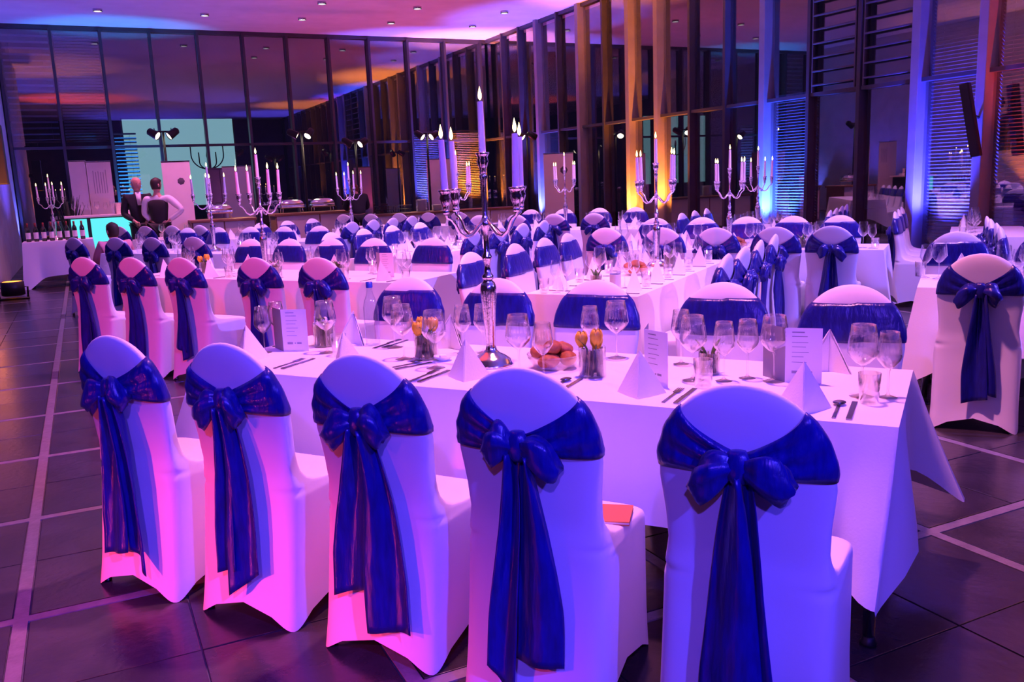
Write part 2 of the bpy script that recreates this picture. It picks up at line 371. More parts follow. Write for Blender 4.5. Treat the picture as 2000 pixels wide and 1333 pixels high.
# ceiling downlights in a 2.2 m grid
dl = [('housing', MB().lathe([(.085, -.05), (.095, -.05), (.095, 0), (.085, 0), (.085, -.05)], 16, cap=False).mesh('downlight_housing', M_chrome)),
      ('lens', MB().lathe([(0.001, -.03), (.084, -.03), (.084, -.034), (.001, -.034)], 16).mesh('downlight_lens', M_down))]
DLN = {(0, 0): 'above the cyan ceiling glow', }
for j, y in enumerate((21.55, 19.65)):
    for i in range(5):
        x = .8 + 2.2*i
        if j == 1 and i < 2: continue
        place('ceiling_downlight', dl, 'small round ceiling downlight, %s from left in the %s row' % (ORD[i-(2 if j else 0)], ('back', 'next')[j]), 'downlight', (x, y, ZC), group='ceiling downlights')

# ================================================================ floor uplights
can = [('body', MB().lathe([(.075, .05), (.085, .06), (.085, .22), (.075, .23), (.065, .21), (.065, .17)], 18, cap=False).mesh('uplight_body', M_black)),
       ('yoke', MB().tube([(-.10, 0, .02), (-.105, 0, .15), (-.085, 0, .15)], .008, 6).tube([(.10, 0, .02), (.105, 0, .15), (.085, 0, .15)], .008, 6).box(-.11, .11, -.04, .04, 0, .02).mesh('uplight_yoke', M_blackm))]
def uplight(x, y, col, power0, label, lean=(0, 0), size=70, face=None):
    power = power0*2.2
    fm = emis('uplight_face', tuple(c for c in col), 6) 
    fm = [('lens', MB().lathe([(.001, .226), (.072, .226), (.072, .215), (.001, .215)], 18).mesh('uplight_lens', fm))]
    t = place('floor_uplight', can + fm, label, 'uplight', (x, y, 0))
    lamp('uplight_beam', 'SPOT', (x, y, .32), col, power, (x+lean[0], y+lean[1], 3), spot_size=math.radians(size), spot_blend=.6, shadow_soft_size=.05)
    return t
uplight(1.25, 23.25, (.03, .30, 1), 480, 'floor uplight throwing cyan light below the projection screen', (0, .6), 56)
uplight(9.15, 23.15, (.10, .10, 1), 1300, 'floor uplight washing the back glass deep blue near the corner', (0, .9))
uplight(10.3, 23.1, ORNG, 1300, 'floor uplight washing the far corner orange', (.35, .8))
uplight(10.6, 20.3, (.08, .10, 1), 1000, 'floor uplight lighting a fin blue beside the right pink board', (.4, 0))
uplight(10.62, 16.12, ORNG, 800, 'floor uplight lighting a fin orange behind the centre candelabra', (.4, 0))
uplight(10.62, 14.9, ORNG, 800, 'floor uplight lighting the orange gap between two columns', (.4, 0))
uplight(10.62, 11.8, (.03, .08, 1), 1800, 'floor uplight washing a slatted blind blue', (1.1, 0))
uplight(10.62, 8.6, (.04, .04, 1), 1700, 'floor uplight washing the tall blind blue beside the speaker', (1.1, -.1))
uplight(10.6, 6.85, RED, 420, 'floor uplight washing the blind red at the right edge', (1.2, 0))
uplight(-1.08, 15.2, ORNG, 330, 'glowing orange uplight at the foot of the left wall pier', (-.1, .6)).scale = (1.9, 1.9, 1.2)
uplight(-1.1, 23.2, (.10, .12, 1), 130, 'floor uplight washing the left corner blue', (-.1, .3))

# ================================================================ chairs
def interp(t, pts):
    if t <= pts[0][0]: return pts[0][1]
    for (a, b), (c, d) in zip(pts, pts[1:]):
        if t <= c:
            k = (t-a)/(c-a); return b + (d-b)*k
    return pts[-1][1]
ARC0, ARCH = .74, .26
def c_w(z):
    w = interp(z, [(0, .232), (.12, .226), (.3, .222), (.46, .222), (.50, .212), (.56, .200), (.64, .204), (.74, .216), (1.0, .216)])
    if z > ARC0: w *= max(0, 1-((z-ARC0)/ARCH)**2.25)**.5
    return w
def c_r(z): return interp(z, [(0, -.035), (.1, -.015), (.25, .006), (.42, .028), (.55, .034), (.68, .022), (.82, .002), (.93, -.012), (1.0, -.016)])
def c_f(z): return interp(z, [(0, .465), (.3, .462), (.445, .462), (.462, .452), (.472, .435), (.478, .40), (.484, .33), (.490, .25), (.498, .19), (.512, .15), (.54, .122), (.60, .105), (.72, .088), (.85, .062), (.95, .038), (1.0, .018)])
def c_pt(th, z, off=0):
    w = c_w(z); r = c_r(z); f = c_f(z); yc = (r+f)/2; d = (f-r)/2
    n = interp(z, [(0, 9), (.45, 8), (.52, 4.5), (.8, 3.2), (.95, 2.4), (1, 2.2)])
    if z > .95: d *= max(.05, 1-((z-.95)/.05)**2)**.5
    c, s = cos(th), sin(th)
    x = w*math.copysign(abs(c)**(2/n), c); y = d*math.copysign(abs(s)**(2/n), s)
    nx, ny = (abs(c)**(2-2/n))*math.copysign(1, c)/max(w, .02), (abs(s)**(2-2/n))*math.copysign(1, s)/max(d, .02)
    l = math.hypot(nx, ny) or 1
    return Vector((x + nx/l*off, yc + y + ny/l*off, z)), (x/w if w else 0), (y/d if d else 0)
NT = 56
def th_list():
    # denser near the corners of the rounded section
    out = []
    for i in range(NT):
        a = 2*PI*i/NT; out.append(a + .30*sin(4*a)/-4*1.0)
    return out
TH = th_list()
def cover_mesh():
    zs = [0, .015, .04, .08, .13, .2, .28, .36, .42, .445, .455, .462, .468, .472, .476, .480, .484, .487, .490, .494, .498, .504, .512, .524, .54, .565, .6, .64, .69, .74, .79, .83, .87, .905, .935, .958, .975, .987, .995, .9995]
    rings = []
    for z in zs:
        ring = []
        for th in TH:
            p, hx, hy = c_pt(th, z)
            if z < .3:
                p.z += .075*(1-min(1, abs(hx)*abs(hy)/.857)**2.2)*(1-z/.3)**2
                # fabric pulled inwards between the feet
                k = (1-(abs(hx)*abs(hy))**2.0)*(1-z/.3)*.012
                p.x -= math.copysign(k*abs(hx), p.x); p.y -= math.copysign(k*abs(hy), p.y-.215)
            ring.append(p)
        rings.append(ring)
    mb = MB(); mb.loft(rings, cap=False); n = len(rings[0]); b = (len(rings)-1)*n
    mb.f.append([b+i for i in range(n)]); mb.mi.append(0)
    return mb.mesh('chair_cover', M_cover)
COVER = cover_mesh()
# small foot caps where the legs come out under the cover
FEET = MB()
for sx in (-1, 1):
    for y in (-.018, .445): FEET.lathe([(.012, 0), (.014, .004), (.012, .03), (.01, .10)], 8, (sx*.213, y, 0))
FEET = None
FOOT = MB().lathe([(.012, 0), (.014, .004), (.012, .03), (.01, .10)], 8).mesh('chair_foot', M_chrome)
def sash_mesh(seed=0):
    rnd = random.Random(seed); NA, NZ = 72, 11; grid = []
    ph = rnd.uniform(0, 6); kn = .795 + rnd.uniform(-.012, .012); tl = rnd.uniform(-.012, .02); tr = rnd.uniform(-.012, .02)
    for i in range(NA+1):
        a = -PI/2 + 2*PI*i/NA
        col = []
        for j in range(NZ):
            t = j/(NZ-1)
            # rough pass to learn x/w at middle height
            hx = c_pt(a, .85)[1]; rear = sin(a) < 0
            q = (1-abs(hx))**.85 if rear else 0
            sd = tl if hx < 0 else tr
            zhi = .925 + sd*(1 if rear else .4); zlo = .762 + sd*.5
            if rear: zhi = zhi + (kn+.026-zhi)*q; zlo = zlo + (kn-.03-zlo)*q
            z = zlo + (zhi-zlo)*t
            off = .007 + (.012*q if rear else 0)
            amp = .0075*(.25+q) if rear else .0007
            off += amp*sin(t*PI*5.2 + ph + 3*q) 
            if t in (0, 1): off -= .004
            p, _, _ = c_pt(a, min(z, .985), off); p.z = z
            col.append(p)
        grid.append(col)
    return MB().sheet(grid, .003).mesh('chair_sash', M_satin), kn
def knot_mesh(kn, seed):
    rnd = random.Random(seed); rings = []
    for j in range(9):
        t = j/8; z = kn-.042 + .084*t; R = .032*(sin(PI*(t*.8+.1)))**.5
        rings.append([Vector((R*1.05*cos(a)*(1+.12*sin(3*a+5*t)), c_r(kn)-.03 + R*.8*sin(a), z)) for a in [2*PI*i/14 for i in range(14)]])
    return MB().loft(rings).mesh('bow_knot', M_satin)
def loop_mesh(kn, side, seed, L=.115, droop=.05, lift=0):
    rnd = random.Random(seed); rings = []; N = 20; ph = rnd.uniform(0, 6)
    for j in range(12):
        t = j/11
        x = side*(.012 + L*t); z = kn - droop*t**1.6 + lift*sin(PI*t)
        h = (.016 + .042*sin(PI*min(1, t*.62+.04))**1.1)*(1 if t < .82 else (max(.12, 1-((t-.82)/.18)**2))**.5)
        d = .012 + .017*sin(PI*min(1, t*.8+.06))
        y0 = c_r(kn) - .034 - .012*sin(PI*t)
        ring = []
        for i in range(N):
            a = 2*PI*i/N; pl = 1 + .22*sin(4*a+ph+2*t)*(1-t*.4) + .10*sin(9*a+3*ph)
            ring.append(Vector((x + side*.010*cos(2*a)*t, min(y0 + d*pl*cos(a), c_r(kn)+.004), z + h*pl*sin(a))))
        rings.append(ring)
    return MB().loft(rings).mesh('bow_loop', M_satin)
def tail_mesh(kn, x0, x1, zb, w1, seed, slant=.03, fold=.012, push=.0):
    """hanging tail: from the knot at x0 to x1 at the hem (height zb), w1 wide at the hem"""
    rnd = random.Random(seed); NR, NC = 26, 15; ph = rnd.uniform(0, 6); grid = []
    for r in range(NR):
        t = r/(NR-1); row = []
        w = .032 + (w1-.032)*min(1, t*1.35)**.8; xc = x0 + (x1-x0)*t**.9
        for c in range(NC):
            s = c/(NC-1)-.5
            z = kn - .02 + (zb - kn + .02)*t + slant*s*t**3
            f = fold*(1.2-.5*t)
            y = min(c_r(max(z, 0)), c_r(kn)*.3+c_r(max(z,0))*.7) - .036 - push*t - .006*(1-t) + f*sin(s*5.5+ph+1.2*t)*1.5 + f*.28*sin(s*12+ph*2)*(1-t) - .006*sin(PI*t)
            row.append(Vector((xc + w*s + .004*sin(6*t+ph), min(y, c_r(max(z, 0))-.008), z)))
        grid.append(row)
    return MB().sheet(grid, .0025).mesh('bow_tail', M_satin)
def bow_set(seed, spec):
    sm, kn = sash_mesh(seed); subs = [('knot', knot_mesh(kn, seed))]
    for (side, L, dr, li) in spec['loops']: subs.append(('bow_loop', loop_mesh(kn, side, seed+side, L, dr, li)))
    for k, a in enumerate(spec['tails']): subs.append(('tail', tail_mesh(kn, *a[:4], seed*7+k, *a[4:])))
    return [('cover', COVER), ('sash', sm, subs)]
BOWS = [
  bow_set(1, dict(loops=[(-1, .115, .06, .0), (1, .075, .03, .01)], tails=[(-.012, -.045, .17, .145, .03, .013, .01), (.018, .075, .15, .10, -.08, .016, .0)])),
  bow_set(2, dict(loops=[(-1, .10, .06, .0), (1, .065, .045, .01)], tails=[(-.012, -.028, .20, .085, .02, .012, .012), (.016, .045, .16, .125, .09, .012, .004)])),
  bow_set(3, dict(loops=[(-1, .11, .05, .0), (1, .085, .03, .015)], tails=[(-.015, -.055, .24, .15, .05, .010, .008), (.022, .088, .13, .155, .02, .013, .002)])),
  bow_set(4, dict(loops=[(-1, .085, .02, .02), (1, .105, .055, .0)], tails=[(-.018, -.062, .075, .09, -.12, .012, .012), (.022, .045, .155, .15, .0, .014, .002)])),
  bow_set(5, dict(loops=[(-1, .10, .055, .0), (1, .115, .035, .0)], tails=[(-.008, -.018, .065, .165, -.015, .012, .006), (.018, .080, .085, .05, .0, .008, .0)])),
]
VARI = [bow_set(11, dict(loops=[(-1, .10, .05, 0), (1, .10, .05, 0)], tails=[(-.012, -.03, .20, .12, .03, .012, .008), (.014, .045, .17, .11, -.04, .012, 0)])),
        bow_set(12, dict(loops=[(-1, .09, .03, 0), (1, .11, .06, 0)], tails=[(-.014, -.05, .26, .11, -.04, .012, .008), (.012, .03, .20, .13, .05, .012, 0)])),
        bow_set(13, dict(loops=[(-1, .11, .06, 0), (1, .09, .04, 0)], tails=[(-.01, .0, .18, .13, .03, .012, .008), (.014, .06, .22, .09, -.03, .012, 0)]))]
NCH = [0]
def chair(u, v, face, label, group, parts=None, jit=2.5, feet=True):
    NCH[0] += 1; rnd = random.Random(NCH[0]*13)
    rz = AN + {'v+': 0, 'v-': PI, 'u+': -PI/2, 'u-': PI/2}[face] + math.radians(rnd.uniform(-jit, jit))
    t = place('banquet_chair', parts or VARI[NCH[0] % 3], label, 'chair', UV(u, v), rz, group)
    if feet:
        for x, y in ((-.198, .012), (.198, .012), (-.198, .428), (.198, .428)): ob('foot', FOOT, t, (x, y, 0))
    return t

# ================================================================ tables and cloths
_cl = {}
def cloth_mesh(L, W, top, drop, seed=0, flare=.10, rows=12, cdir={}, endk=1.0, tipk=1.42):
    key = (round(L, 2), round(W, 2), drop, seed)
    if key in _cl: return _cl[key]
    rnd = random.Random(seed); hl, hw = L/2+.006, W/2+.006
    per = []   # (base point, normal, distance to nearest corner)
    def side(p0, p1, nrm, n):
        ln = (Vector(p1)-Vector(p0)).length
        for i in range(n):
            t = i/n; t = .5-.5*cos(PI*t) if n > 4 else t
            d = min(t, 1-t)*ln; per.append((Vector(p0).lerp(Vector(p1), t), Vector(nrm), d, t))
    nl, nw = max(24, int(L*16)), 22
    side((-hl, -hw), (hl, -hw), (0, -1), nl); side((hl, -hw), (hl, hw), (1, 0), nw); side((hl, hw), (-hl, hw), (0, 1), nl); side((-hl, hw), (-hl, -hw), (-1, 0), nw)
    n = len(per); rings = []; ph = [rnd.uniform(0, 6) for _ in range(4)]
    for r in range(rows+1):
        k = r/rows; ring = []
        for i, (b, nr, d, t) in enumerate(per):
            c = math.exp(-(d/.17)**2); c2 = math.exp(-((d-.27)/.10)**2)
            dg = Vector((math.copysign(1, b.x)*(1 if abs(abs(b.x)-hl) < .45 else 0), math.copysign(1, b.y)*(1 if abs(abs(b.y)-hw) < .45 else 0)))
            dg = Vector(cdir.get((int(math.copysign(1, b.x)), int(math.copysign(1, b.y))), dg))
            dg = dg.normalized() if dg.length > 0 else nr
            dirn = (nr*(1-c) + dg*c).normalized()
            s = b.x if abs(nr.y) > .5 else b.y
            rip = .010*sin(s*7+ph[0]) + .006*sin(s*17+ph[1])
            fl = (.018 + rip)*(1-c) + flare*1.3*c - .035*c2
            fl = fl*k**1.15
            rad = .010*min(1, k*rows*1.0) if r else 0
            dz = (drop*((endk if abs(nr.x) > .5 else 1)*(1-c) + tipk*c) + .012*sin(s*5+ph[2])) * k
            if r == 0: ring.append(Vector((b.x, b.y, top)))
            else: ring.append(Vector((b.x+dirn.x*(fl+.006), b.y+dirn.y*(fl+.006), top - .004 - dz)))
        rings.append(ring)
    mb = MB(); mb.loft(rings, cap=False); mb.f.append(list(range(n))); mb.mi.append(0)
    me = mb.mesh('tablecloth', M_cloth, True, 50); _cl[key] = me; return me
TT = .74
LEG = MB().tube([(0, 0, .012), (0, 0, TT-.03)], .019, 12).mesh('table_leg', M_chrome)
FTC = MB().lathe([(.026, 0), (.028, .008), (.022, .016), (.019, .03)], 12).mesh('leg_glide', M_black)
TABLES = {}
def table(name, u0, u1, v0, v1, tname, drop=.40, flare=.10, seed=0, **kw):
    L, Wd = u1-u0, v1-v0; c = UV((u0+u1)/2, (v0+v1)/2)
    t = thing('banquet_table', 'metal legged table under the cloth, ' + tname, 'table', c, AN)
    ob('table_top', MB().box(-L/2, L/2, -Wd/2, Wd/2, TT-.035, TT-.006, bev=.004).mesh('table_top', M_board, False), t)
    for sx in (-1, 1):
        for sy in (-1, 1):
            l = ob('leg', LEG, t, (sx*(L/2-.06), sy*(Wd/2-.06), 0)); ob('leg_glide', FTC, l)
    cl = tag(ob('tablecloth', cloth_mesh(L, Wd, TT, drop, seed, flare, **kw), None, c, AN), 'white tablecloth hanging over the ' + tname, 'tablecloth', 'white tablecloths')
    TABLES[name] = (u0, u1, v0, v1); return t
table('T1', -2.99, -.14, 2.70, 3.49, 'front table nearest the camera', .40, .15, 1, cdir={(1, -1): (-.15, -1), (1, 1): (1, .25)}, endk=.72, tipk=1.25)
table('T2', -6.95, -3.80, 5.60, 6.36, 'left middle table behind the front table', .42, .10, 2)
table('T3', -2.58, -1.80, 5.20, 7.55, 'centre table running lengthwise into the room', .42, .08, 3)
table('R1', -.22, 2.60, 5.92, 6.62, 'table at the right picture edge', .42, .12, 4)
table('T4', -3.35, -.62, 8.52, 9.18, 'wide table just behind the centre table', .42, .10, 5)
table('T5', -10.25, -7.25, 7.90, 8.62, 'far left table in front of the bar', .42, .10, 6)
table('T6', -5.76, -5.0, 7.45, 10.05, 'lengthwise table left of centre', .42, .09, 7)
table('T7', -8.95, -8.20, 9.75, 12.0, 'lengthwise table in front of the buffet', .42, .09, 8)
table('TX', .82, 1.56, 7.40, 9.6, 'lengthwise table at the far right', .42, .09, 9)
table('T8', -6.6, -3.9, 11.75, 12.5, 'back row table left of centre', .42, .09, 10)
table('T9', -2.62, -1.88, 10.5, 12.6, 'back row lengthwise table in the centre', .42, .09, 11)
table('T10', -.10, .62, 9.95, 11.6, 'back row lengthwise table by the right windows', .42, .09, 12)
table('T12', -12.6, -10.1, 10.3, 11.0, 'back left table before the two standing men', .42, .09, 13)
table('T11', -10.2, -7.3, 13.2, 13.9, 'rearmost table before the buffet counter', .42, .09, 14)
def row(tname, side, face, pts, spec=None, frm='left'):
    for i, (u, v) in enumerate(pts):
        lab = 'white chair with blue sash, %s from %s, %s of %s' % (ORD[i], frm, side, tname)
        chair(u, v, face, lab, 'covered chairs at the ' + tname, spec[i] if spec else None, 1.5 if spec else 3)
row('front table', 'near side', 'v+', [(-2.745, 2.10), (-2.185, 2.10), (-1.60, 2.07), (-1.045, 2.045), (-.446, 2.03)], BOWS)
row('front table', 'far side', 'v-', [(-2.66, 3.95), (-2.12, 3.96), (-1.57, 3.96), (-.95, 3.96), (-.40, 3.95)])
row('left middle table', 'near side', 'v+', [(-6.57, 4.87), (-6.0, 4.88), (-5.46, 4.90), (-4.72, 4.94), (-4.14, 4.97)])
row('left middle table', 'far side', 'v-', [(-6.55, 6.84), (-6.03, 6.84), (-5.5, 6.84), (-4.98, 6.83), (-4.32, 6.83)])
row('centre table', 'left side', 'u+', [(-3.13, 5.42), (-3.15, 6.16), (-3.17, 6.76), (-3.19, 7.30)], frm='front')
row('centre table', 'right side', 'u-', [(-1.26, 5.34), (-1.27, 5.86), (-1.28, 6.42), (-1.28, 6.98)], frm='front')
row('right edge table', 'near side', 'v+', [(.11, 5.39), (.72, 5.40)])
row('right edge table', 'far side', 'v-', [(-.02, 7.10), (.56, 7.10)])
row('table behind centre', 'near side', 'v+', [(-3.09, 8.02), (-2.50, 7.95), (-1.97, 7.86), (-1.45, 7.88), (-.99, 7.93)])
row('table behind centre', 'far side', 'v-', [(-3.11, 9.68), (-2.57, 9.67), (-2.08, 9.67), (-1.59, 9.66), (-1.12, 9.65)])
row('far left table', 'near side', 'v+', [(-9.95, 7.28), (-9.10, 7.22), (-8.45, 7.20), (-7.8, 7.22)])
row('far left table', 'far side', 'v-', [(-9.9, 9.1), (-9.3, 9.1), (-8.7, 9.1), (-8.1, 9.1), (-7.5, 9.1)])
row('lengthwise table left of centre', 'left side', 'u+', [(-6.25, 7.75), (-6.25, 8.35), (-6.26, 8.95), (-6.27, 9.6)], frm='front')
row('lengthwise table left of centre', 'right side', 'u-', [(-4.46, 7.84), (-4.46, 8.42), (-4.47, 9.0), (-4.48, 9.6)], frm='front')
row('lengthwise table before buffet', 'right side', 'u-', [(-7.66, 10.0), (-7.65, 10.5), (-7.65, 11.0), (-7.64, 11.5)], frm='front')
row('lengthwise table before buffet', 'left side', 'u+', [(-9.47, 10.1), (-9.47, 10.7), (-9.47, 11.3)], frm='front')
row('far right lengthwise table', 'left side', 'u+', [(.26, 7.62), (.25, 8.05), (.22, 8.62), (.20, 9.05)], frm='front')
row('back table left of centre', 'near side', 'v+', [(-6.3, 11.25), (-5.7, 11.25), (-5.1, 11.25), (-4.5, 11.25)])
row('back table left of centre', 'far side', 'v-', [(-6.3, 13.0), (-5.7, 13.0), (-5.1, 13.0), (-4.5, 13.0)])
row('back centre lengthwise table', 'left side', 'u+', [(-3.14, 10.8), (-3.14, 11.4), (-3.14, 12.0)], frm='front')
row('back centre lengthwise table', 'right side', 'u-', [(-1.36, 10.8), (-1.36, 11.35), (-1.36, 11.9), (-1.36, 12.4)], frm='front')
row('back table by right windows', 'left side', 'u+', [(-.64, 10.2), (-.64, 10.75), (-.64, 11.3)], frm='front')
row('rearmost table by buffet', 'near side', 'v+', [(-9.9, 12.68), (-9.3, 12.68), (-8.7, 12.68), (-8.1, 12.68), (-7.5, 12.68)])
row('back left table', 'near side', 'v+', [(-12.2, 9.78), (-11.6, 9.78), (-11.0, 9.78), (-10.4, 9.78)])
# orange folder lying on the seat of the fourth front chair
fx = UV(-.89, 2.33, .489)
o = thing('folder', 'small orange folder lying on the seat of a front chair', 'folder', fx, AN + .25); o.rotation_euler = (-.02, 0, AN+.25)
ob('lower_cover', MB().box(-.075, .075, -.10, .10, 0, .004, bev=.0015).mesh('folder_lower', M_folder, False), o)
ob('pages', MB().box(-.07, .073, -.095, .095, .004, .012).mesh('folder_pages', M_paper, False), o)
ob('upper_cover', MB().box(-.075, .075, -.10, .10, .012, .016, bev=.0015).mesh('folder_upper', M_folder, False), o); o.scale = (.72, .72, .8)

# ================================================================ tableware
def glass_parts(s, w, dbl=True, n=22):
    H = .225*s
    foot = MB().lathe([(.001, 0), (.036*w, 0), (.036*w, .0015), (.012*w, .006), (.0045, .012), (.0035, .02)], n, cap=False).mesh('glass_foot', M_glass)
    stem = MB().lathe([(.0035, .02), (.003, .05*s), (.0035, .088*s), (.007, .098*s)], 10, cap=False).mesh('glass_stem', M_glass)
    pr = [(.007, .098*s), (.020*w, .106*s), (.040*w, .128*s), (.0455*w, .140*s), (.0455*w, .150*s), (.041*w, .185*s), (.0345*w, H)]
    if dbl: pr += [(.0335*w, H), (.040*w, .185*s), (.0445*w, .150*s), (.0445*w, .141*s), (.039*w, .130*s), (.019*w, .1085*s), (.001, .103*s)]
    bowl = MB().lathe(pr, n, cap=False).mesh('glass_bowl', M_glass)
    return [('bowl', bowl), ('stem', stem), ('foot', foot)]
G_red = glass_parts(1.08, 1.12); G_white = glass_parts(.98, .88)
def one_glass(s, w):
    mb = MB(); mb.lathe([(.034*w, 0), (.01, .006), (.0035, .012), (.0035, .095*s), (.02*w, .106*s), (.0455*w, .140*s), (.0345*w, .225*s)], 12, cap=False)
    return [('wine_glass', mb.mesh('wine_glass', M_glass))]
g_red = one_glass(1.08, 1.1); g_white = one_glass(.98, .88)
TUM = [('tumbler', MB().lathe([(.001, .003), (.028, .003), (.034, .10), (.0355, .10), (.030, 0), (.001, 0)], 22, cap=False).mesh('tumbler', M_glass))]
def napkin_mesh(h=.16, w=.085):
    mb = MB()
    for sgn in (-1, 1):
        g = []
        for r in range(7):
            t = r/6; row_ = []
            for c in range(6):
                s = c/5
                z = h*(1-t); x = sgn*w*s*t + sgn*.001; y = -.055*t*(1-s)**1.3 + .045*t*s - .010*sin(PI*s)*t
                row_.append(Vector((x, y, z)))
            g.append(row_)
        mb.sheet(g, .003)
        g = []
        for r in range(6):
            t = r/5; g.append([Vector((sgn*w*s*t*.93+sgn*.001, .050*t*s + .012*t*(1-s), h*.9*(1-t))) for s in [c/4 for c in range(5)]])
        mb.sheet(g, .003)
    return mb.mesh('folded_napkin', M_napkin, True, 40)
NAP = [('napkin', napkin_mesh())]
def knife():
    mb = MB(); mb.box(-.009, .009, -.105, 0, 0, .006, bev=.002); mb.box(-.010, .008, 0, .12, .001, .003, bev=.0008); return mb.mesh('table_knife', M_steelcut, False)
def fork():
    mb = MB(); mb.box(-.006, .006, -.105, .035, 0, .004, bev=.0015); mb.box(-.012, .012, .035, .06, .002, .005, bev=.001)
    for x in (-.0105, -.0035, .0035, .0105): mb.box(x-.002, x+.002, .058, .10, .003, .005)
    return mb.mesh('table_fork', M_steelcut, False)
def spoon():
    mb = MB(); mb.box(-.006, .006, -.10, .05, 0, .004, bev=.0015)
    mb.loft([[Vector((r*.021*cos(a), .072+.03*r*sin(a), .003+.006*r*r)) for a in [2*PI*i/12 for i in range(12)]] for r in (.15, .6, 1.0)]); return mb.mesh('table_spoon', M_steelcut)
KN, FK, SP = knife(), fork(), spoon()
# silver five-arm candelabrum with burning candles
def candelabrum_parts():
    col = MB().lathe([(.001, 0), (.092, 0), (.094, .006), (.084, .014), (.080, .026), (.060, .040), (.036, .052), (.024, .066), (.020, .085), (.0205, .10), (.023, .16), (.029, .24), (.0335, .30), (.034, .325), (.028, .345), (.018, .355), (.024, .365), (.024, .375), (.015, .385), (.012, .41), (.014, .43), (.020, .445), (.020, .455), (.012, .47), (.011, .52), (.0125, .56), (.022, .575), (.024, .59), (.016, .605), (.011, .62), (.010, .70), (.012, .76), (.018, .775), (.012, .785)], 24, cap=False).mesh('candelabrum_column', M_silver)
    cup = [(.008, 0), (.014, .006), (.012, .016), (.018, .03), (.024, .05), (.020, .065), (.025, .075), (.0285, .082), (.0275, .085), (.014, .083), (.013, .06), (.001, .058)]
    CZ, AZ, AR = .785, .645, .195
    parts = [('column', col)]
    ccup = MB().lathe([(r, z+CZ) for r, z in cup], 18, cap=False).mesh('candle_cup', M_silver)
    parts.append(('centre_cup', ccup))
    def candle(x, y, z, h, lean=(0, 0)):
        wx = MB(); rings = []
        for k in range(7):
            t = k/6; r = .0150 - .0032*t
            rings.append([Vector((x+lean[0]*t + r*cos(a), y+lean[1]*t + r*sin(a), z+h*t)) for a in [2*PI*i/14 for i in range(14)]])
        wx.loft(rings); wax = wx.mesh('candle_wax', M_wax, True, 60)
        X, Yc, Z = x+lean[0], y+lean[1], z+h
        wick = MB().tube([(X, Yc, Z-.002), (X, Yc, Z+.006), (X+.001, Yc, Z+.012)], .0012, 6).mesh('wick', M_wick)
        fl = MB().lathe([(.001, .008), (.0055, .014), (.0078, .022), (.0070, .032), (.0042, .044), (.0016, .054), (.0005, .060)], 12, (X, Yc, Z-.002), cap=True).mesh('flame', M_flame)
        return ('candle', wax, [('wick', wick), ('flame', fl)])
    cands = [candle(0, 0, CZ+.06, .222)]
    for k in range(4):
        a = PI/4 + k*PI/2 + .12; dx, dy = cos(a), sin(a)
        ctrl = [(.012, .600), (.04, .575), (.075, .545), (.105, .540), (.135, .560), (.150, .590), (.170, .612), (.190, .622), (AR, .635), (AR, AZ+.01)]
        arm = MB().tube([(r*dx, r*dy, z) for r, z in ctrl], [.007, .008, .0075, .007, .0065, .0065, .006, .006, .0065, .008], 8)
        arm.lathe([(r, z+AZ) for r, z in cup], 16, (AR*dx, AR*dy, 0), cap=False)
        arm.lathe([(.001, AZ-.012), (.013, AZ-.008), (.013, AZ+.004), (.007, AZ+.008)], 10, (AR*dx, AR*dy, 0), cap=False)
        parts.append(('arm', arm.mesh('candelabrum_arm', M_silver)))
        cands.append(candle(AR*dx, AR*dy, AZ+.06, .226 - .006*(k % 3), (.006*dx, .006*dy)))
    return parts, cands
CAN, CANDLES = candelabrum_parts()
def candelabrum(u, v, label, rz=0, z=TT, scale=None):
    loc = UV(u, v, z)
    t = place('candelabrum', CAN, label, 'candelabrum', loc, AN+rz)
    for c in CANDLES:
        w = ob(c[0], c[1], t)
        for q in c[2]: ob(q[0], q[1], w)
    if scale: t.scale = (scale,)*3
    return t
candelabrum(-1.72, 3.12, 'tall silver five-arm candelabrum with lit candles on the front table', .78-.5)
candelabrum(-2.24, 6.98, 'silver candelabrum on the centre lengthwise table, before an orange fin', .1, scale=.97)
candelabrum(-5.62, 6.02, 'silver candelabrum on the left middle table, before a pink board', .3)
candelabrum(-2.08, 8.86, 'silver candelabrum on the table behind the centre table', .2, scale=.9)
candelabrum(-8.55, 8.26, 'silver candelabrum on the far left table near the men', -.2)
candelabrum(-5.38, 9.1, 'silver candelabrum on the lengthwise table left of centre', .5)
candelabrum(-8.58, 11.2, 'silver candelabrum before the person at the buffet', .1)
candelabrum(-2.24, 11.0, 'distant candelabrum on the back centre table, before the blue blind', .4, scale=.92)
candelabrum(-5.3, 12.12, 'small distant candelabrum in front of the right pink board', .2)
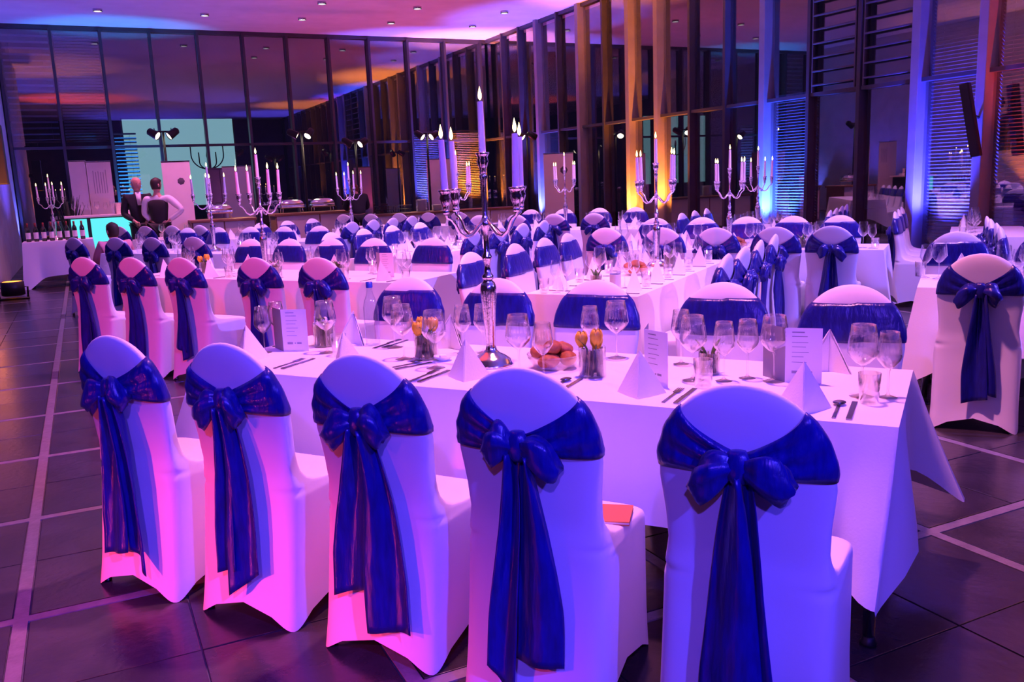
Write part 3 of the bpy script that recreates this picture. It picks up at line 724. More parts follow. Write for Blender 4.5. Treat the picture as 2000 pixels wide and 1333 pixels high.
# flower vases with twigs
def vase_parts(kind, seed, h=.115, r=.053, nfl=3):
    rnd = random.Random(seed)
    gl = MB().lathe([(.001, 0), (r, 0), (r, h), (r-.0025, h), (r-.0025, .006), (.001, .006)], 24, cap=False).mesh('vase_glass', M_glassd)
    tw = MB()
    for i in range(60):
        a = rnd.uniform(0, 2*PI); q = rnd.uniform(.45, .92)*r; b = a + rnd.uniform(-.5, .5)
        tw.tube([(q*cos(a), q*sin(a), .008), (q*.95*cos((a+b)/2), q*.95*sin((a+b)/2), h*.5), (q*cos(b), q*sin(b), h*rnd.uniform(.75, 1.0))], rnd.uniform(.002, .0042), 5)
    p = [('vase', gl), ('twigs', tw.mesh('twigs', M_twig))]
    for i in range(nfl):
        a = 2*PI*i/nfl + rnd.uniform(-.4, .4); R = rnd.uniform(.020, .042); hz = h + rnd.uniform(-.012, .018); x, y = R*cos(a), R*sin(a)
        st = MB().tube([(x*.2, y*.2, .01), (x*.5, y*.5, h*.7), (x, y, hz)], .0028, 6).mesh('flower_stem', M_leaf)
        if kind == 'tulip':
            hd = MB()
            for k in range(6):
                aa = k*PI/3; g = []
                for rr in range(6):
                    t = rr/5; wd = .020*sin(PI*(.12+.80*t))**.8; rad = (.006+.019*sin(PI*min(1, t*.75+.06)))*(1 if k % 2 else .86)
                    g.append([Vector((x+rad*cos(aa+s*wd/.02), y+rad*sin(aa+s*wd/.02), hz-.004+.062*t)) for s in (-.8, -.4, 0, .4, .8)])
                hd.sheet(g, .0012)
            p.append(('tulip', hd.mesh('tulip_head', M_tulip), [('stem', st)]))
        else:
            hd = MB()
            for k in range(9):
                aa = rnd.uniform(0, 2*PI); bb = rnd.uniform(-.3, 1.4); c = (x+.014*cos(aa)*cos(bb), y+.014*sin(aa)*cos(bb), hz+.014*sin(bb))
                hd.lathe([(.001, -.008), (.008, -.004), (.009, .003), (.004, .008), (.001, .009)], 7, c)
            p.append(('blossom', hd.mesh('blossom', M_blossom), [('stem', st)]))
    for i in range(4):
        a = rnd.uniform(0, 2*PI); g = []
        for rr in range(6):
            t = rr/5; rad = .012+.045*t**1.5; wd = .010*sin(PI*(.1+.85*t))
            g.append([Vector((rad*cos(a)-s*wd*sin(a), rad*sin(a)+s*wd*cos(a), h*.7+.09*t-.02*t*t)) for s in (-1, 0, 1)])
        p.append(('leaf', MB().sheet(g, .0012).mesh('flower_leaf', M_leaf)))
    return p
V_t1, V_t2, V_b, V_s = vase_parts('tulip', 1), vase_parts('tulip', 2), vase_parts('blossom', 3), vase_parts('blossom', 4, .085, .04, 1)
place('flower_vase', V_t1, 'glass vase of twigs with yellow tulips beside the bread bowl', 'vase', UV(-1.24, 3.05, TT), .4)
place('flower_vase', V_t2, 'glass vase with orange tulips left of the tall candelabrum', 'vase', UV(-2.06, 3.15, TT), 1.4)
place('flower_vase', V_b, 'glass vase with pale blossom at the left end of front table', 'vase', UV(-2.72, 3.27, TT), .2)
place('flower_vase', V_s, 'small twig vase between the two right-hand menu cards', 'vase', UV(-.83, 3.22, TT), 2)
NEARV = [(-6.1, 5.95), (-4.55, 5.92), (-5.3, 5.85)]
place('flower_vase', V_b, 'twig vase on the left middle table near its right end', 'vase', UV(-4.62, 5.80, TT), .5)
place('flower_vase', V_b, 'twig vase on the left middle table beside a bread bowl', 'vase', UV(-5.32, 5.82, TT), 1.5)
place('flower_vase', V_t2, 'twig vase on the left middle table near its left end', 'vase', UV(-6.3, 5.95, TT), .9)
place('flower_vase', V_s, 'mossy twig vase at the near end of the centre table', 'vase', UV(-2.24, 5.62, TT), .7)
place('flower_vase', V_b, 'twig vase beyond the bread bowl on the centre table', 'vase', UV(-2.1, 6.9, TT), .7)
place('flower_vase', V_s, 'twig vase on the table behind the centre table', 'vase', UV(-1.35, 8.74, TT), .7)
# bread bowls with rolls
BOWL = [('bowl', MB().lathe([(.001, 0), (.06, 0), (.085, .012), (.108, .045), (.112, .062), (.109, .062), (.104, .046), (.082, .016), (.058, .005), (.001, .005)], 28, cap=False).mesh('bread_bowl', M_basket))]
def roll_mesh(seed):
    rnd = random.Random(seed); rings = []
    for j in range(11):
        t = j/10; ph = PI*(t-.5)
        rings.append([Vector((.054*sin(ph), .036*cos(ph)*cos(a)*(1+.06*sin(3*a)), .031*cos(ph)*sin(a)*(1 - .12*(abs(sin(ph*3))))+.0)) for a in [2*PI*i/14 for i in range(14)]])
    return MB().loft(rings).mesh('bread_roll', M_bread)
ROLLS = [roll_mesh(i) for i in range(2)]
def bread(u, v, where):
    place('bread_bowl', BOWL, 'shallow glass bread bowl ' + where, 'bowl', UV(u, v, TT))
    c = UV(u, v, TT)
    for i, (dx, dy, dz, a) in enumerate([(-.045, -.035, .040, .3), (.045, -.03, .040, 1.2), (.0, .048, .040, 2.2), (-.01, -.005, .088, .8), (.05, .03, .070, 2.0), (-.055, .03, .068, 1.2)]):
        tag(ob('bread_roll', ROLLS[i % 2], None, (c[0]+dx, c[1]+dy, c[2]+dz), a), 'browned bread roll heaped in the bowl ' + where, 'bread roll', 'bread rolls ' + where)
bread(-1.44, 3.14, 'on the front table'); bread(-5.52, 5.86, 'on the left middle table'); bread(-2.2, 6.35, 'on the centre table'); bread(-1.95, 8.66, 'on the table behind centre')
# menu cards
def card_parts(h=.20, w=.125, ang=.42):
    def leaf(sgn, mat, k):
        ca, sa = cos(ang), sin(ang)
        v = [(0, 0, 0), (sgn*w*ca, w*sa, 0), (sgn*w*ca, w*sa, h), (0, 0, h)]
        n = (sa*sgn*-.0008, ca*.0008, 0)
        vs = v + [(a+n[0]*2, b+n[1]*2, c) for a, b, c in v]
        return MB().add(vs, [[0,1,2,3],[7,6,5,4],[0,4,5,1],[1,5,6,2],[2,6,7,3],[3,7,4,0]]).mesh('menu_leaf', mat, False)
    pr = MB(); ca, sa = cos(ang), sin(ang)
    for i, (zz, a, b, hh) in enumerate([(.185, .18, .52, .004), (.17, .18, .60, .0025), (.148, .18, .62, .002), (.132, .18, .56, .002), (.112, .18, .64, .002), (.096, .18, .50, .002), (.076, .18, .58, .002), (.040, .18, .40, .010), (.040, .46, .52, .005), (.040, .56, .74, .008)]):
        p0 = (w*a*ca, w*a*sa); p1 = (w*b*ca, w*b*sa); o_ = (sa*.0006, -ca*.0006)
        pr.add([(p0[0]+o_[0], p0[1]+o_[1], zz-hh/2), (p1[0]+o_[0], p1[1]+o_[1], zz-hh/2), (p1[0]+o_[0], p1[1]+o_[1], zz+hh/2), (p0[0]+o_[0], p0[1]+o_[1], zz+hh/2)], [[0,1,2,3]])
    return [('front_leaf', leaf(1, M_paper, 0), [('print', pr.mesh('menu_print', M_strip, False), 'stuff')]), ('back_leaf', leaf(-1, M_strip, 1))]
CARD = card_parts()
place('menu_card', CARD, 'standing folded menu card with grey spine, right end of front table', 'menu card', UV(-.54, 3.16, TT), AN - .30)
place('menu_card', CARD, 'pink lit folded menu card standing beside the tulip vase', 'menu card', UV(-1.02, 3.02, TT), AN - .95)
place('menu_card', CARD, 'folded menu card standing at the left end of front table', 'menu card', UV(-2.83, 3.10, TT), AN - .1)
place('menu_card', CARD, 'menu card standing at the right edge table', 'menu card', UV(.62, 6.22, TT), AN)
place('menu_card', CARD, 'menu card standing on the left middle table, near its right end', 'menu card', UV(-4.30, 5.95, TT), AN - .3)
# front table place settings
FT = 'on the front table'
def gl(parts, u, v, label, sc=None, group=None): place('wine_glass', parts, label, 'wine glass', UV(u, v, TT), random.uniform(0, 6), group, sc)
for parts, u, v, lab in [
  (G_red, -.86, 3.10, 'large wine glass right of the pink lit menu card'), (G_white, -.75, 3.12, 'smaller wine glass before the small twig vase'),
  (G_white, -.68, 3.19, 'slim wine glass right of the small twig vase'), (G_red, -.58, 3.17, 'broad wine glass left of the grey spined menu card'),
  (G_red, -.27, 3.04, 'large wine glass right of the grey spined menu card'), (G_white, -.19, 3.05, 'slim wine glass nearest the front table right end'),
  (G_white, -2.95, 3.20, 'wine glass at the left end of front table, outermost'), (G_white, -2.90, 3.05, 'wine glass left of the left-hand menu card'),
  (G_red, -2.60, 3.14, 'wine glass in front of the pale blossom vase'), (G_red, -2.16, 3.12, 'large wine glass left of the orange tulip vase'),
  (G_red, -1.92, 3.00, 'large wine glass right of the orange tulip vase'), (G_white, -1.96, 3.30, 'wine glass behind the butter dish'),
  (G_white, -1.88, 3.34, 'wine glass just left of the tall candelabrum column'), (G_red, -1.52, 2.98, 'wine glass right of the tall candelabrum foot'),
  (G_white, -1.40, 2.95, 'slim wine glass before the bread bowl'), (G_white, -1.38, 3.38, 'wine glass behind the yellow tulips, left one'),
  (G_red, -1.27, 3.40, 'wine glass behind the yellow tulips, right one'), (G_red, -2.36, 3.34, 'wine glass beside the tall clear bottle'), (G_white, -.98, 3.36, 'wine glass behind the pink lit menu card')]:
    gl(parts, u, v, lab)
for u, v, lab in [(-.24, 2.955, 'water tumbler at the right end of front table'), (-.80, 3.02, 'water tumbler beside the pink lit menu card'), (-2.50, 3.10, 'water tumbler at the left of front table')]:
    place('tumbler', TUM, lab, 'tumbler', UV(u, v, TT))
for u, v, lab, r in [(-.97, 2.82, 'folded white napkin standing before the pink lit menu card', .2), (-.42, 2.80, 'folded white napkin standing before the grey spined menu card', .15), (-1.69, 2.86, 'folded white napkin standing before the tall candelabrum', .3), (-2.28, 2.86, 'folded white napkin standing second from left, near side of front table', .1), (-2.86, 2.90, 'folded white napkin standing at the front table left end', .3),
                     (-2.62, 3.38, 'folded napkin on the front table far side, leftmost', PI), (-2.08, 3.40, 'folded napkin on the front table far side, second', PI), (-.42, 3.40, 'folded napkin on the front table far side, rightmost', PI)]:
    place('napkin', NAP, lab, 'napkin', UV(u, v, TT), AN + r)
k = 0
for (u, v, r) in [(-.30, 2.83, .02), (-.84, 2.85, -.02), (-1.28, 2.87, .03), (-1.86, 2.85, 0), (-2.06, 2.98, -.4), (-2.58, 2.88, .05), (-.58, 3.38, PI), (-2.42, 3.40, PI), (-1.6, 3.40, PI)]:
    w = ['at the right front corner of table', 'right of the middle napkin', 'before the tulip vase', 'left of the candelabrum napkin', 'before the orange tulips', 'at the left end', 'behind the small twig vase', 'at the far side left', 'behind the bread bowl'][k]; k += 1
    c, s = cos(AN+r), sin(AN+r)
    p = UV(u, v, TT+.0005)
    for me, nm, dx in ((KN, 'knife', .022), (SP if k % 2 else FK, 'spoon' if k % 2 else 'fork', -.022)):
        tag(ob('table_' + nm, me, None, (p[0]+c*dx, p[1]+s*dx, p[2]), AN+r), 'steel table %s lying %s' % (nm, w), 'cutlery')
# bottles
def bottle(label, loc, cap=M_bluecap, mat=M_water, lab=True, h=.25, r=.036):
    t = thing('water_bottle', label, 'bottle', loc)
    ob('body', MB().lathe([(.001, 0), (r*.96, 0), (r, .008), (r, h*.62), (r*.8, h*.72), (r*.42, h*.84), (r*.36, h*.96), (r*.38, h*.965), (r*.38, h)], 20, cap=False).mesh('bottle_body', mat), t)
    ob('cap', MB().lathe([(r*.44, h*.93), (r*.44, h+.006), (.001, h+.006)], 14, cap=False).mesh('bottle_cap', cap), t)
    if lab: ob('bottle_label', MB().lathe([(r+.0006, h*.2), (r+.0006, h*.5)], 20, cap=False).mesh('bottle_label', M_label), t)
bottle('clear water bottle with blue cap, left part of front table', UV(-2.50, 3.36, TT), lab=False, h=.30)
bottle('clear water bottle at the near end of the centre table', UV(-1.98, 5.30, TT), h=.26)
place('butter_dish', [('dish', MB().lathe([(.001, 0), (.022, 0), (.04, .016), (.042, .022), (.038, .018), (.02, .004), (.001, .004)], 18, cap=False).mesh('butter_dish', M_plate)), ('butter', MB().box(-.015, .015, -.011, .011, .004, .024, bev=.004).mesh('butter', M_wax))], 'small white butter dish right of the orange tulip vase', 'dish', UV(-1.97, 3.14, TT))
# the other tables: two glasses, napkin and (nearer ones) cutlery at each place
def settle(tname, pts, axis, sgn, cut=False, tum=False):
    # pts: place centres; axis 'u' or 'v': direction along the table; sgn: which way the guest faces (+1: along +v / +u)
    key = (tname, axis, sgn); side = ('near side' if sgn > 0 else 'far side') if axis == 'u' else ('left side' if sgn > 0 else 'right side')
    for n_, (u, v) in enumerate(pts):
        at = 'at %s place from %s, %s of %s' % (ORD[n_], 'left' if axis == 'u' else 'front', side, tname)
        if axis == 'u': f = lambda a, b: UV(u+a, v+sgn*b, TT); rz = AN + (0 if sgn > 0 else PI)
        else: f = lambda a, b: UV(u+sgn*b, v-a, TT); rz = AN - PI/2*sgn
        j = random.uniform(-.015, .015)
        tag(ob('wine_glass', g_red[0][1], None, f(.13*sgn+j, .20)), 'large wine glass ' + at, 'wine glass', 'large wine glasses on the ' + tname)
        tag(ob('wine_glass', g_white[0][1], None, f(.21*sgn+j, .16)), 'small wine glass ' + at, 'wine glass', 'small wine glasses on the ' + tname)
        tag(ob('napkin', NAP[0][1], None, f(j, .09), rz+random.uniform(-.3, .3)), 'folded napkin ' + at, 'napkin', 'napkins on the ' + tname)
        tag(ob('tumbler', TUM[0][1], None, f(.245*sgn+j, .085)), 'water tumbler ' + at, 'tumbler', 'tumblers on the ' + tname)
        if cut:
            for me, nm, dx in ((KN, 'knife', .13), (FK, 'fork', -.13), ): tag(ob('table_'+nm, me, None, f(dx, .11), rz), 'steel %s %s' % (nm, at), 'cutlery', nm + 's on the ' + tname)
settle('left middle table', [(u, 5.62) for u in (-6.57, -6.0, -5.46, -4.72, -4.14)], 'u', 1, True)
settle('left middle table', [(u, 6.34) for u in (-6.55, -6.03, -5.0, -4.35)], 'u', -1)
settle('centre table', [(-2.55, v) for v in (5.5, 6.1, 6.7, 7.25)], 'v', 1, True)
settle('centre table', [(-1.82, v) for v in (5.45, 5.95, 6.5, 7.1)], 'v', -1, True)
settle('right edge table', [(.12, 5.95), (.75, 5.95)], 'u', 1, True); settle('right edge table', [(.0, 6.6), (.6, 6.6)], 'u', -1)
settle('table behind centre', [(u, 8.54) for u in (-3.05, -2.5, -1.97, -1.45, -.95)], 'u', 1); settle('table behind centre', [(u, 9.15) for u in (-3.1, -2.57, -1.6, -1.1)], 'u', -1)
settle('far left table', [(u, 7.92) for u in (-9.9, -9.2, -8.0, -7.6)], 'u', 1); settle('far left table', [(u, 8.60) for u in (-9.9, -9.3, -8.1, -7.5)], 'u', -1)
settle('lengthwise table left of centre', [(-5.73, v) for v in (7.75, 8.35, 8.95, 9.6)], 'v', 1); settle('lengthwise table left of centre', [(-5.03, v) for v in (7.8, 8.4, 9.0, 9.6)], 'v', -1)
settle('lengthwise table before buffet', [(-8.92, v) for v in (10.1, 10.7, 11.3)], 'v', 1); settle('lengthwise table before buffet', [(-8.23, v) for v in (10.0, 10.5, 11.5)], 'v', -1)
settle('far right lengthwise table', [(.85, v) for v in (7.62, 8.1, 8.62, 9.1)], 'v', 1)
settle('back table left of centre', [(u, 11.78) for u in (-6.3, -5.7, -4.8, -4.3)], 'u', 1); settle('back table left of centre', [(u, 12.46) for u in (-6.3, -5.7, -4.8, -4.3)], 'u', -1)
settle('back centre lengthwise table', [(-2.59, v) for v in (10.7, 11.4, 12.0)], 'v', 1); settle('back centre lengthwise table', [(-1.91, v) for v in (10.8, 11.3, 12.0)], 'v', -1)
settle('back table by right windows', [(-.07, v) for v in (10.2, 10.8, 11.3)], 'v', 1)
settle('rearmost table by buffet', [(u, 13.23) for u in (-9.9, -9.3, -8.7, -8.1, -7.5)], 'u', 1)
settle('back left table', [(u, 10.33) for u in (-12.2, -11.6, -11.0, -10.4)], 'u', 1)

# ================================================================ people
def skin_mesh(name, verts, edges, mat, sub=2, root=0):
    """verts: list of (x, y, z, rx, ry); grow a smooth surface along the edges"""
    me = bpy.data.meshes.new(name); bm = bmesh.new(); lay = bm.verts.layers.skin.verify()
    vs = []
    for i, p in enumerate(verts):
        v = bm.verts.new(p[:3]); v[lay].radius = (p[3], p[4] if len(p) > 4 else p[3]); v[lay].use_root = (i == root); vs.append(v)
    for a, b in edges: bm.edges.new((vs[a], vs[b]))
    bm.to_mesh(me); bm.free()
    o = bpy.data.objects.new(name, me); COL.objects.link(o)
    o.modifiers.new('skin', 'SKIN').use_smooth_shade = True
    m_ = o.modifiers.new('sub', 'SUBSURF'); m_.levels = sub; m_.render_levels = sub
    dg = bpy.context.evaluated_depsgraph_get(); dg.update()
    r = bpy.data.meshes.new_from_object(o.evaluated_get(dg)); r.name = name
    bpy.data.objects.remove(o); r.materials.clear(); r.materials.append(mat)
    r.polygons.foreach_set('use_smooth', [True]*len(r.polygons))
    return r
def head_mesh(c, yaw, s=1.0):
    """face with brow, nose, chin and ears around centre c (looks along -y before yaw)"""
    rings = []; N = 24
    prof = [(-.118, .030, .032), (-.108, .048, .050), (-.085, .060, .068), (-.055, .068, .080), (-.02, .073, .090), (.02, .077, .096), (.06, .076, .095), (.09, .066, .083), (.112, .045, .058), (.122, .018, .024)]
    mb = MB()
    for z, rx, ry in prof:
        ring = []
        for i in range(N):
            a = 2*PI*i/N; x = rx*sin(a); y = -ry*cos(a)
            f = max(0, cos(a))
            if -.06 < z < .03: y -= .020*math.exp(-((a if a < PI else a-2*PI)/.20)**2)*(1-abs(z+.018)/.05 if abs(z+.018) < .05 else 0)
            if -.01 < z < .04: y += .006*math.exp(-((abs(a if a < PI else a-2*PI)-.42)/.16)**2)
            ring.append(Vector((x, y*.96, z)))
        rings.append(ring)
    mb.loft(rings)
    for sx in (-1, 1): mb.loft([[Vector((sx*(.070+.012*k), .004+.004*k+(.012+.006*k)*cos(a), -.005+(.024+.007*k)*sin(a))) for a in [2*PI*i/8 for i in range(8)]] for k in (0, .5, 1)])
    R = Matrix.Rotation(yaw, 3, 'Z'); mb.v = [tuple(Vector(c) + R @ (Vector(v)*s)) for v in mb.v]
    return mb
def hair_mesh(c, yaw, mat, back=1.0, s=1.0, bald=False):
    mb = MB(); rings = []; N = 24
    for z, k in [(-.075, .92), (-.04, 1.0), (0, 1.05), (.04, 1.07), (.075, 1.08), (.10, 1.1), (.122, 1.02), (.136, .6)]:
        ring = []
        for i in range(N):
            a = 2*PI*i/N; fr = cos(a)   # 1 = face side
            base = interp(z, [(-.075, .070), (0, .078), (.06, .078), (.10, .06), (.122, .035), (.136, .01)])
            rx, ry = base*k, base*1.25*k
            y = -ry*cos(a); lim = -.035 if z < .075 else (-.088 if not bald else -.02)
            ring.append(Vector((rx*sin(a), max(y, lim), z if not (bald and z > .09) else z-.03)))
        rings.append(ring)
    mb.loft(rings); R = Matrix.Rotation(yaw, 3, 'Z'); mb.v = [tuple(Vector(c) + R @ (Vector(v)*s)) for v in mb.v]
    return mb.mesh('hair', mat)
def hand(vs, es, wrist, fwd, side, n=0):
    """five fingers rooted in the palm; appends to vs/es, wrist = index"""
    f = Vector(fwd).normalized(); sd = Vector(side).normalized(); nn = f.cross(sd).normalized(); w = Vector(vs[wrist][:3])
    p = w + f*.045; vs.append((*p, .026, .016)); pi = len(vs)-1; es.append((wrist, pi))
    q = w + f*.085; vs.append((*q, .032, .014)); qi = len(vs)-1; es.append((pi, qi))
    for k, (o, l) in enumerate(((-.027, .060), (-.009, .072), (.009, .068), (.027, .052))):
        a = q + sd*o + f*.012; b = a + f*l*.5 + nn*.012; c = b + f*l*.35 + nn*.022; i0 = len(vs)
        vs += [(*a, .0095), (*b, .0085), (*c, .007)]; es += [(qi, i0), (i0, i0+1), (i0+1, i0+2)]
    a = p + sd*-.034 + f*.006; b = a + f*.03 + sd*-.012; c = b + f*.022 + nn*.008; i0 = len(vs)
    vs += [(*a, .011), (*b, .010), (*c, .008)]; es += [(pi, i0), (i0, i0+1), (i0+1, i0+2)]
def person(label, loc, rz, pose, top_mat, arm_mat, leg_mat, hair, bald=False, vest=None, hz=1.75):
    t = thing('person', label, 'person', loc, rz); P = pose; k = hz/1.75
    V = lambda q: Vector(q)*k
    hip, chest, neck, head = V(P['hip']), V(P['chest']), V(P['neck']), V(P['head'])
    # skin: neck, forearms and hands grow out of one graph
    vs = [(*hip, .11, .09), (*((hip+chest)/2), .11, .09), (*chest, .12, .09), (*neck, .055), (*(neck*.45+head*.55), .05)]; es = [(0, 1), (1, 2), (2, 3), (3, 4)]
    for s in (-1, 1):
        sh, el, wr = V(P['sh'][s]), V(P['el'][s]), V(P['wr'][s]); i = len(vs)
        vs += [(*sh, .05), (*el, .038), (*wr, .026, .022)]; es += [(2, i), (i, i+1), (i+1, i+2)]
        hand(vs, es, i+2, (wr-el), P['hs'][s])
    for s in (-1, 1):
        h, kn, an, to = V(P['hp'][s]), V(P['kn'][s]), V(P['an'][s]), V(P['to'][s]); i = len(vs)
        vs += [(*h, .078), (*kn, .052), (*an, .036), (*to, .030)]; es += [(0, i), (i, i+1), (i+1, i+2), (i+2, i+3)]
    body = ob('body', skin_mesh('person_body', vs, es, M_skin), t)
    hd = ob('head', head_mesh(head, P['hyaw'], k).mesh('head', M_skin), body)
    R = Matrix.Rotation(P['hyaw'], 3, 'Z')
    fm = MB()
    for sx in (-1, 1): fm.lathe([(.001, -.006), (.008, -.004), (.009, 0), (.008, .004), (.001, .006)], 8, tuple(head + R @ (V((sx*.030, -.078, .012)))), 0)
    mo = head + R @ V((0, -.078, -.062))
    fm.lathe([(.001, -.004), (.012, -.002), (.016, 0), (.012, .002), (.001, .004)], 10, tuple(mo), 1)
    ob('face_features', fm.mesh('face_features', [M_eye, M_lip]), body, kind='stuff')
    ob('hair', hair_mesh(head, P['hyaw'], hair, bald=bald, s=k), body)
    # clothes
    mid = hip*.5+chest*.5
    cv = [(*(hip + V((0, 0, -.06))), .165, .115), (*mid, .155, .118), (*chest, .200, .135), (*(chest*.35+neck*.65), .11, .09)]; ce = [(0, 1), (1, 2), (2, 3)]
    if vest is None:
        for s in (-1, 1):
            i = len(cv); cv += [(*V(P['sh'][s]), .088), (*V(P['el'][s]), .068), (*(V(P['wr'][s])*.94+V(P['el'][s])*.06), .040)]; ce += [(2, i), (i, i+1), (i+1, i+2)]
        ob('jacket', skin_mesh('jacket', cv, ce, top_mat), t)
        ob('shirt_front', MB().add([tuple(chest+V((-.03, -.135, -.05))), tuple(chest+V((.03, -.135, -.05))), tuple(neck+V((.045, -.08, .0))), tuple(neck+V((-.045, -.08, .0))), tuple(chest+V((-.03, -.10, -.05))), tuple(chest+V((.03, -.10, -.05))), tuple(neck+V((.045, -.04, .0))), tuple(neck+V((-.045, -.04, .0)))], [[0,1,2,3],[7,6,5,4],[0,4,5,1],[1,5,6,2],[2,6,7,3],[3,7,4,0]]).mesh('shirt_front', M_shirt), t)
    else:
        for s in (-1, 1):
            i = len(cv); cv.append((*(V(P['sh'][s])*.72+chest*.28+V((0, 0, .01))), .092)); ce.append((2, i))
        ob('waistcoat', skin_mesh('waistcoat', cv, ce, vest), t)
        sv = [(*chest, .09, .07), (*neck, .062)]; se = [(0, 1)]
        for s in (-1, 1):
            i = len(sv); sv += [(*V(P['sh'][s]), .078), (*V(P['el'][s]), .060), (*(V(P['wr'][s])*.9+V(P['el'][s])*.1), .044)]; se += [(0, i), (i, i+1), (i+1, i+2)]
        ob('shirt', skin_mesh('shirt', sv, se, arm_mat), t)
    lv = [(*(hip+V((0, 0, .03))), .150, .112)]; le = []
    for s in (-1, 1):
        i = len(lv); lv += [(*V(P['hp'][s]), .098), (*V(P['kn'][s]), .075), (*(V(P['an'][s])+V((0, 0, .02))), .065)]; le += [(0, i), (i, i+1), (i+1, i+2)]
    ob('trousers', skin_mesh('trousers', lv, le, leg_mat), t)
    for s in (-1, 1):
        a, b = V(P['an'][s]), V(P['to'][s]); d = (b-a); d.z = 0; d = d.normalized() if d.length else Vector((0, -1, 0)); w = Vector((-d.y, d.x, 0))
        base = Vector((a.x, a.y, max(0, a.z-.085*k)))
        rings = []
        for (l, wd, h) in ((-.075, .028, .075), (-.04, .036, .09), (.03, .040, .075), (.11, .045, .050), (.165, .040, .036), (.19, .018, .024)):
            rings.append([base + d*l + w*wd*cos(q) + Vector((0, 0, h*.5*(1+sin(q)))) for q in [2*PI*i/12 for i in range(12)]])
        ob('shoe', MB().loft(rings).mesh('shoe', M_shoe), t)
    return t
STAND = dict(hip=(0, 0, .95), chest=(0, -.01, 1.32), neck=(0, 0, 1.50), head=(0, -.02, 1.63), hyaw=0,
  sh={-1: (-.19, 0, 1.41), 1: (.19, 0, 1.41)}, el={-1: (-.25, .02, 1.12), 1: (.25, .02, 1.12)}, wr={-1: (-.12, -.16, 1.0), 1: (.10, -.17, 1.0)}, hs={-1: (0, 0, 1), 1: (0, 0, -1)},
  hp={-1: (-.09, 0, .90), 1: (.09, 0, .90)}, kn={-1: (-.10, -.01, .50), 1: (.10, -.01, .50)}, an={-1: (-.11, .02, .085), 1: (.11, .02, .085)}, to={-1: (-.13, -.12, .03), 1: (.13, -.12, .03)})
person('man in a dark suit with grey hair standing before the bar', (.93, 17.35, 0), .15, dict(STAND, hyaw=.25), M_suit, M_suit, M_suit, M_hairg, True, None, 1.80)
AKIM = dict(STAND, wr={-1: (-.16, .02, 1.02), 1: (.17, .06, 1.00)}, el={-1: (-.28, -.08, 1.14), 1: (.44, .10, 1.18)}, hyaw=-.7, an={-1: (-.12, .02, .085), 1: (.20, .02, .085)}, kn={-1: (-.10, 0, .5), 1: (.15, 0, .5)}, to={-1: (-.14, -.12, .03), 1: (.24, -.12, .03)})
AK2 = dict(AKIM, el={-1: (-.44, .10, 1.18), 1: (.27, -.06, 1.13)}, wr={-1: (-.17, .06, 1.0), 1: (.15, -.03, 1.0)}, an={-1: (-.22, .02, .085), 1: (.12, .02, .085)}, kn={-1: (-.16, 0, .5), 1: (.10, 0, .5)}, to={-1: (-.26, -.12, .03), 1: (.14, -.12, .03)})
person('waiter in white shirt and dark waistcoat, hand on hip', (1.24, 17.0, 0), PI-.35, AK2, M_vest, M_shirt, M_vest, M_haird, False, M_vest, 1.77)
LEAN = dict(STAND, chest=(0, -.12, 1.26), neck=(0, -.22, 1.40), head=(0, -.30, 1.49), sh={-1: (-.18, -.14, 1.33), 1: (.18, -.14, 1.33)}, el={-1: (-.24, -.26, 1.10), 1: (.24, -.26, 1.10)}, wr={-1: (-.14, -.46, 1.08), 1: (.14, -.46, 1.08)})
person('person in dark clothes with auburn hair bending over the buffet', (5.10, 17.6, 0), PI-.1, LEAN, M_suit, M_suit, M_suit, M_haira, False, None, 1.66)
SIT = dict(hip=(0, 0, .40), chest=(0, -.02, .74), neck=(0, -.01, .90), head=(0, -.03, 1.02), hyaw=.2,
  sh={-1: (-.18, 0, .83), 1: (.18, 0, .83)}, el={-1: (-.24, -.10, .60), 1: (.24, -.10, .60)}, wr={-1: (-.12, -.26, .64), 1: (.12, -.26, .64)}, hs={-1: (0, 0, 1), 1: (0, 0, -1)},
  hp={-1: (-.09, -.03, .38), 1: (.09, -.03, .38)}, kn={-1: (-.11, -.38, .50), 1: (.11, -.38, .50)}, an={-1: (-.11, -.46, .085), 1: (.11, -.46, .085)}, to={-1: (-.12, -.60, .03), 1: (.12, -.60, .03)})
sp = (0.36, 13.45, 0)
person('seated guest with dark hair seen from behind before the bar', (sp[0], sp[1], 0), PI+.25, SIT, M_pinks, M_pinks, M_suit, M_haird, False, None, 1.72)
t = thing('stool', 'low dark stool under the seated dark-haired guest', 'stool', sp, .25)
ob('seat', MB().lathe([(.001, .22), (.17, .22), (.18, .23), (.18, .25), (.17, .26), (.001, .26)], 20, cap=False).mesh('stool_seat', M_black), t)
for k in range(4):
    a = k*PI/2+.4; ob('leg', MB().tube([(.12*cos(a), .12*sin(a), .22), (.18*cos(a), .18*sin(a), 0)], .014, 8).mesh('stool_leg', M_blackm), t)

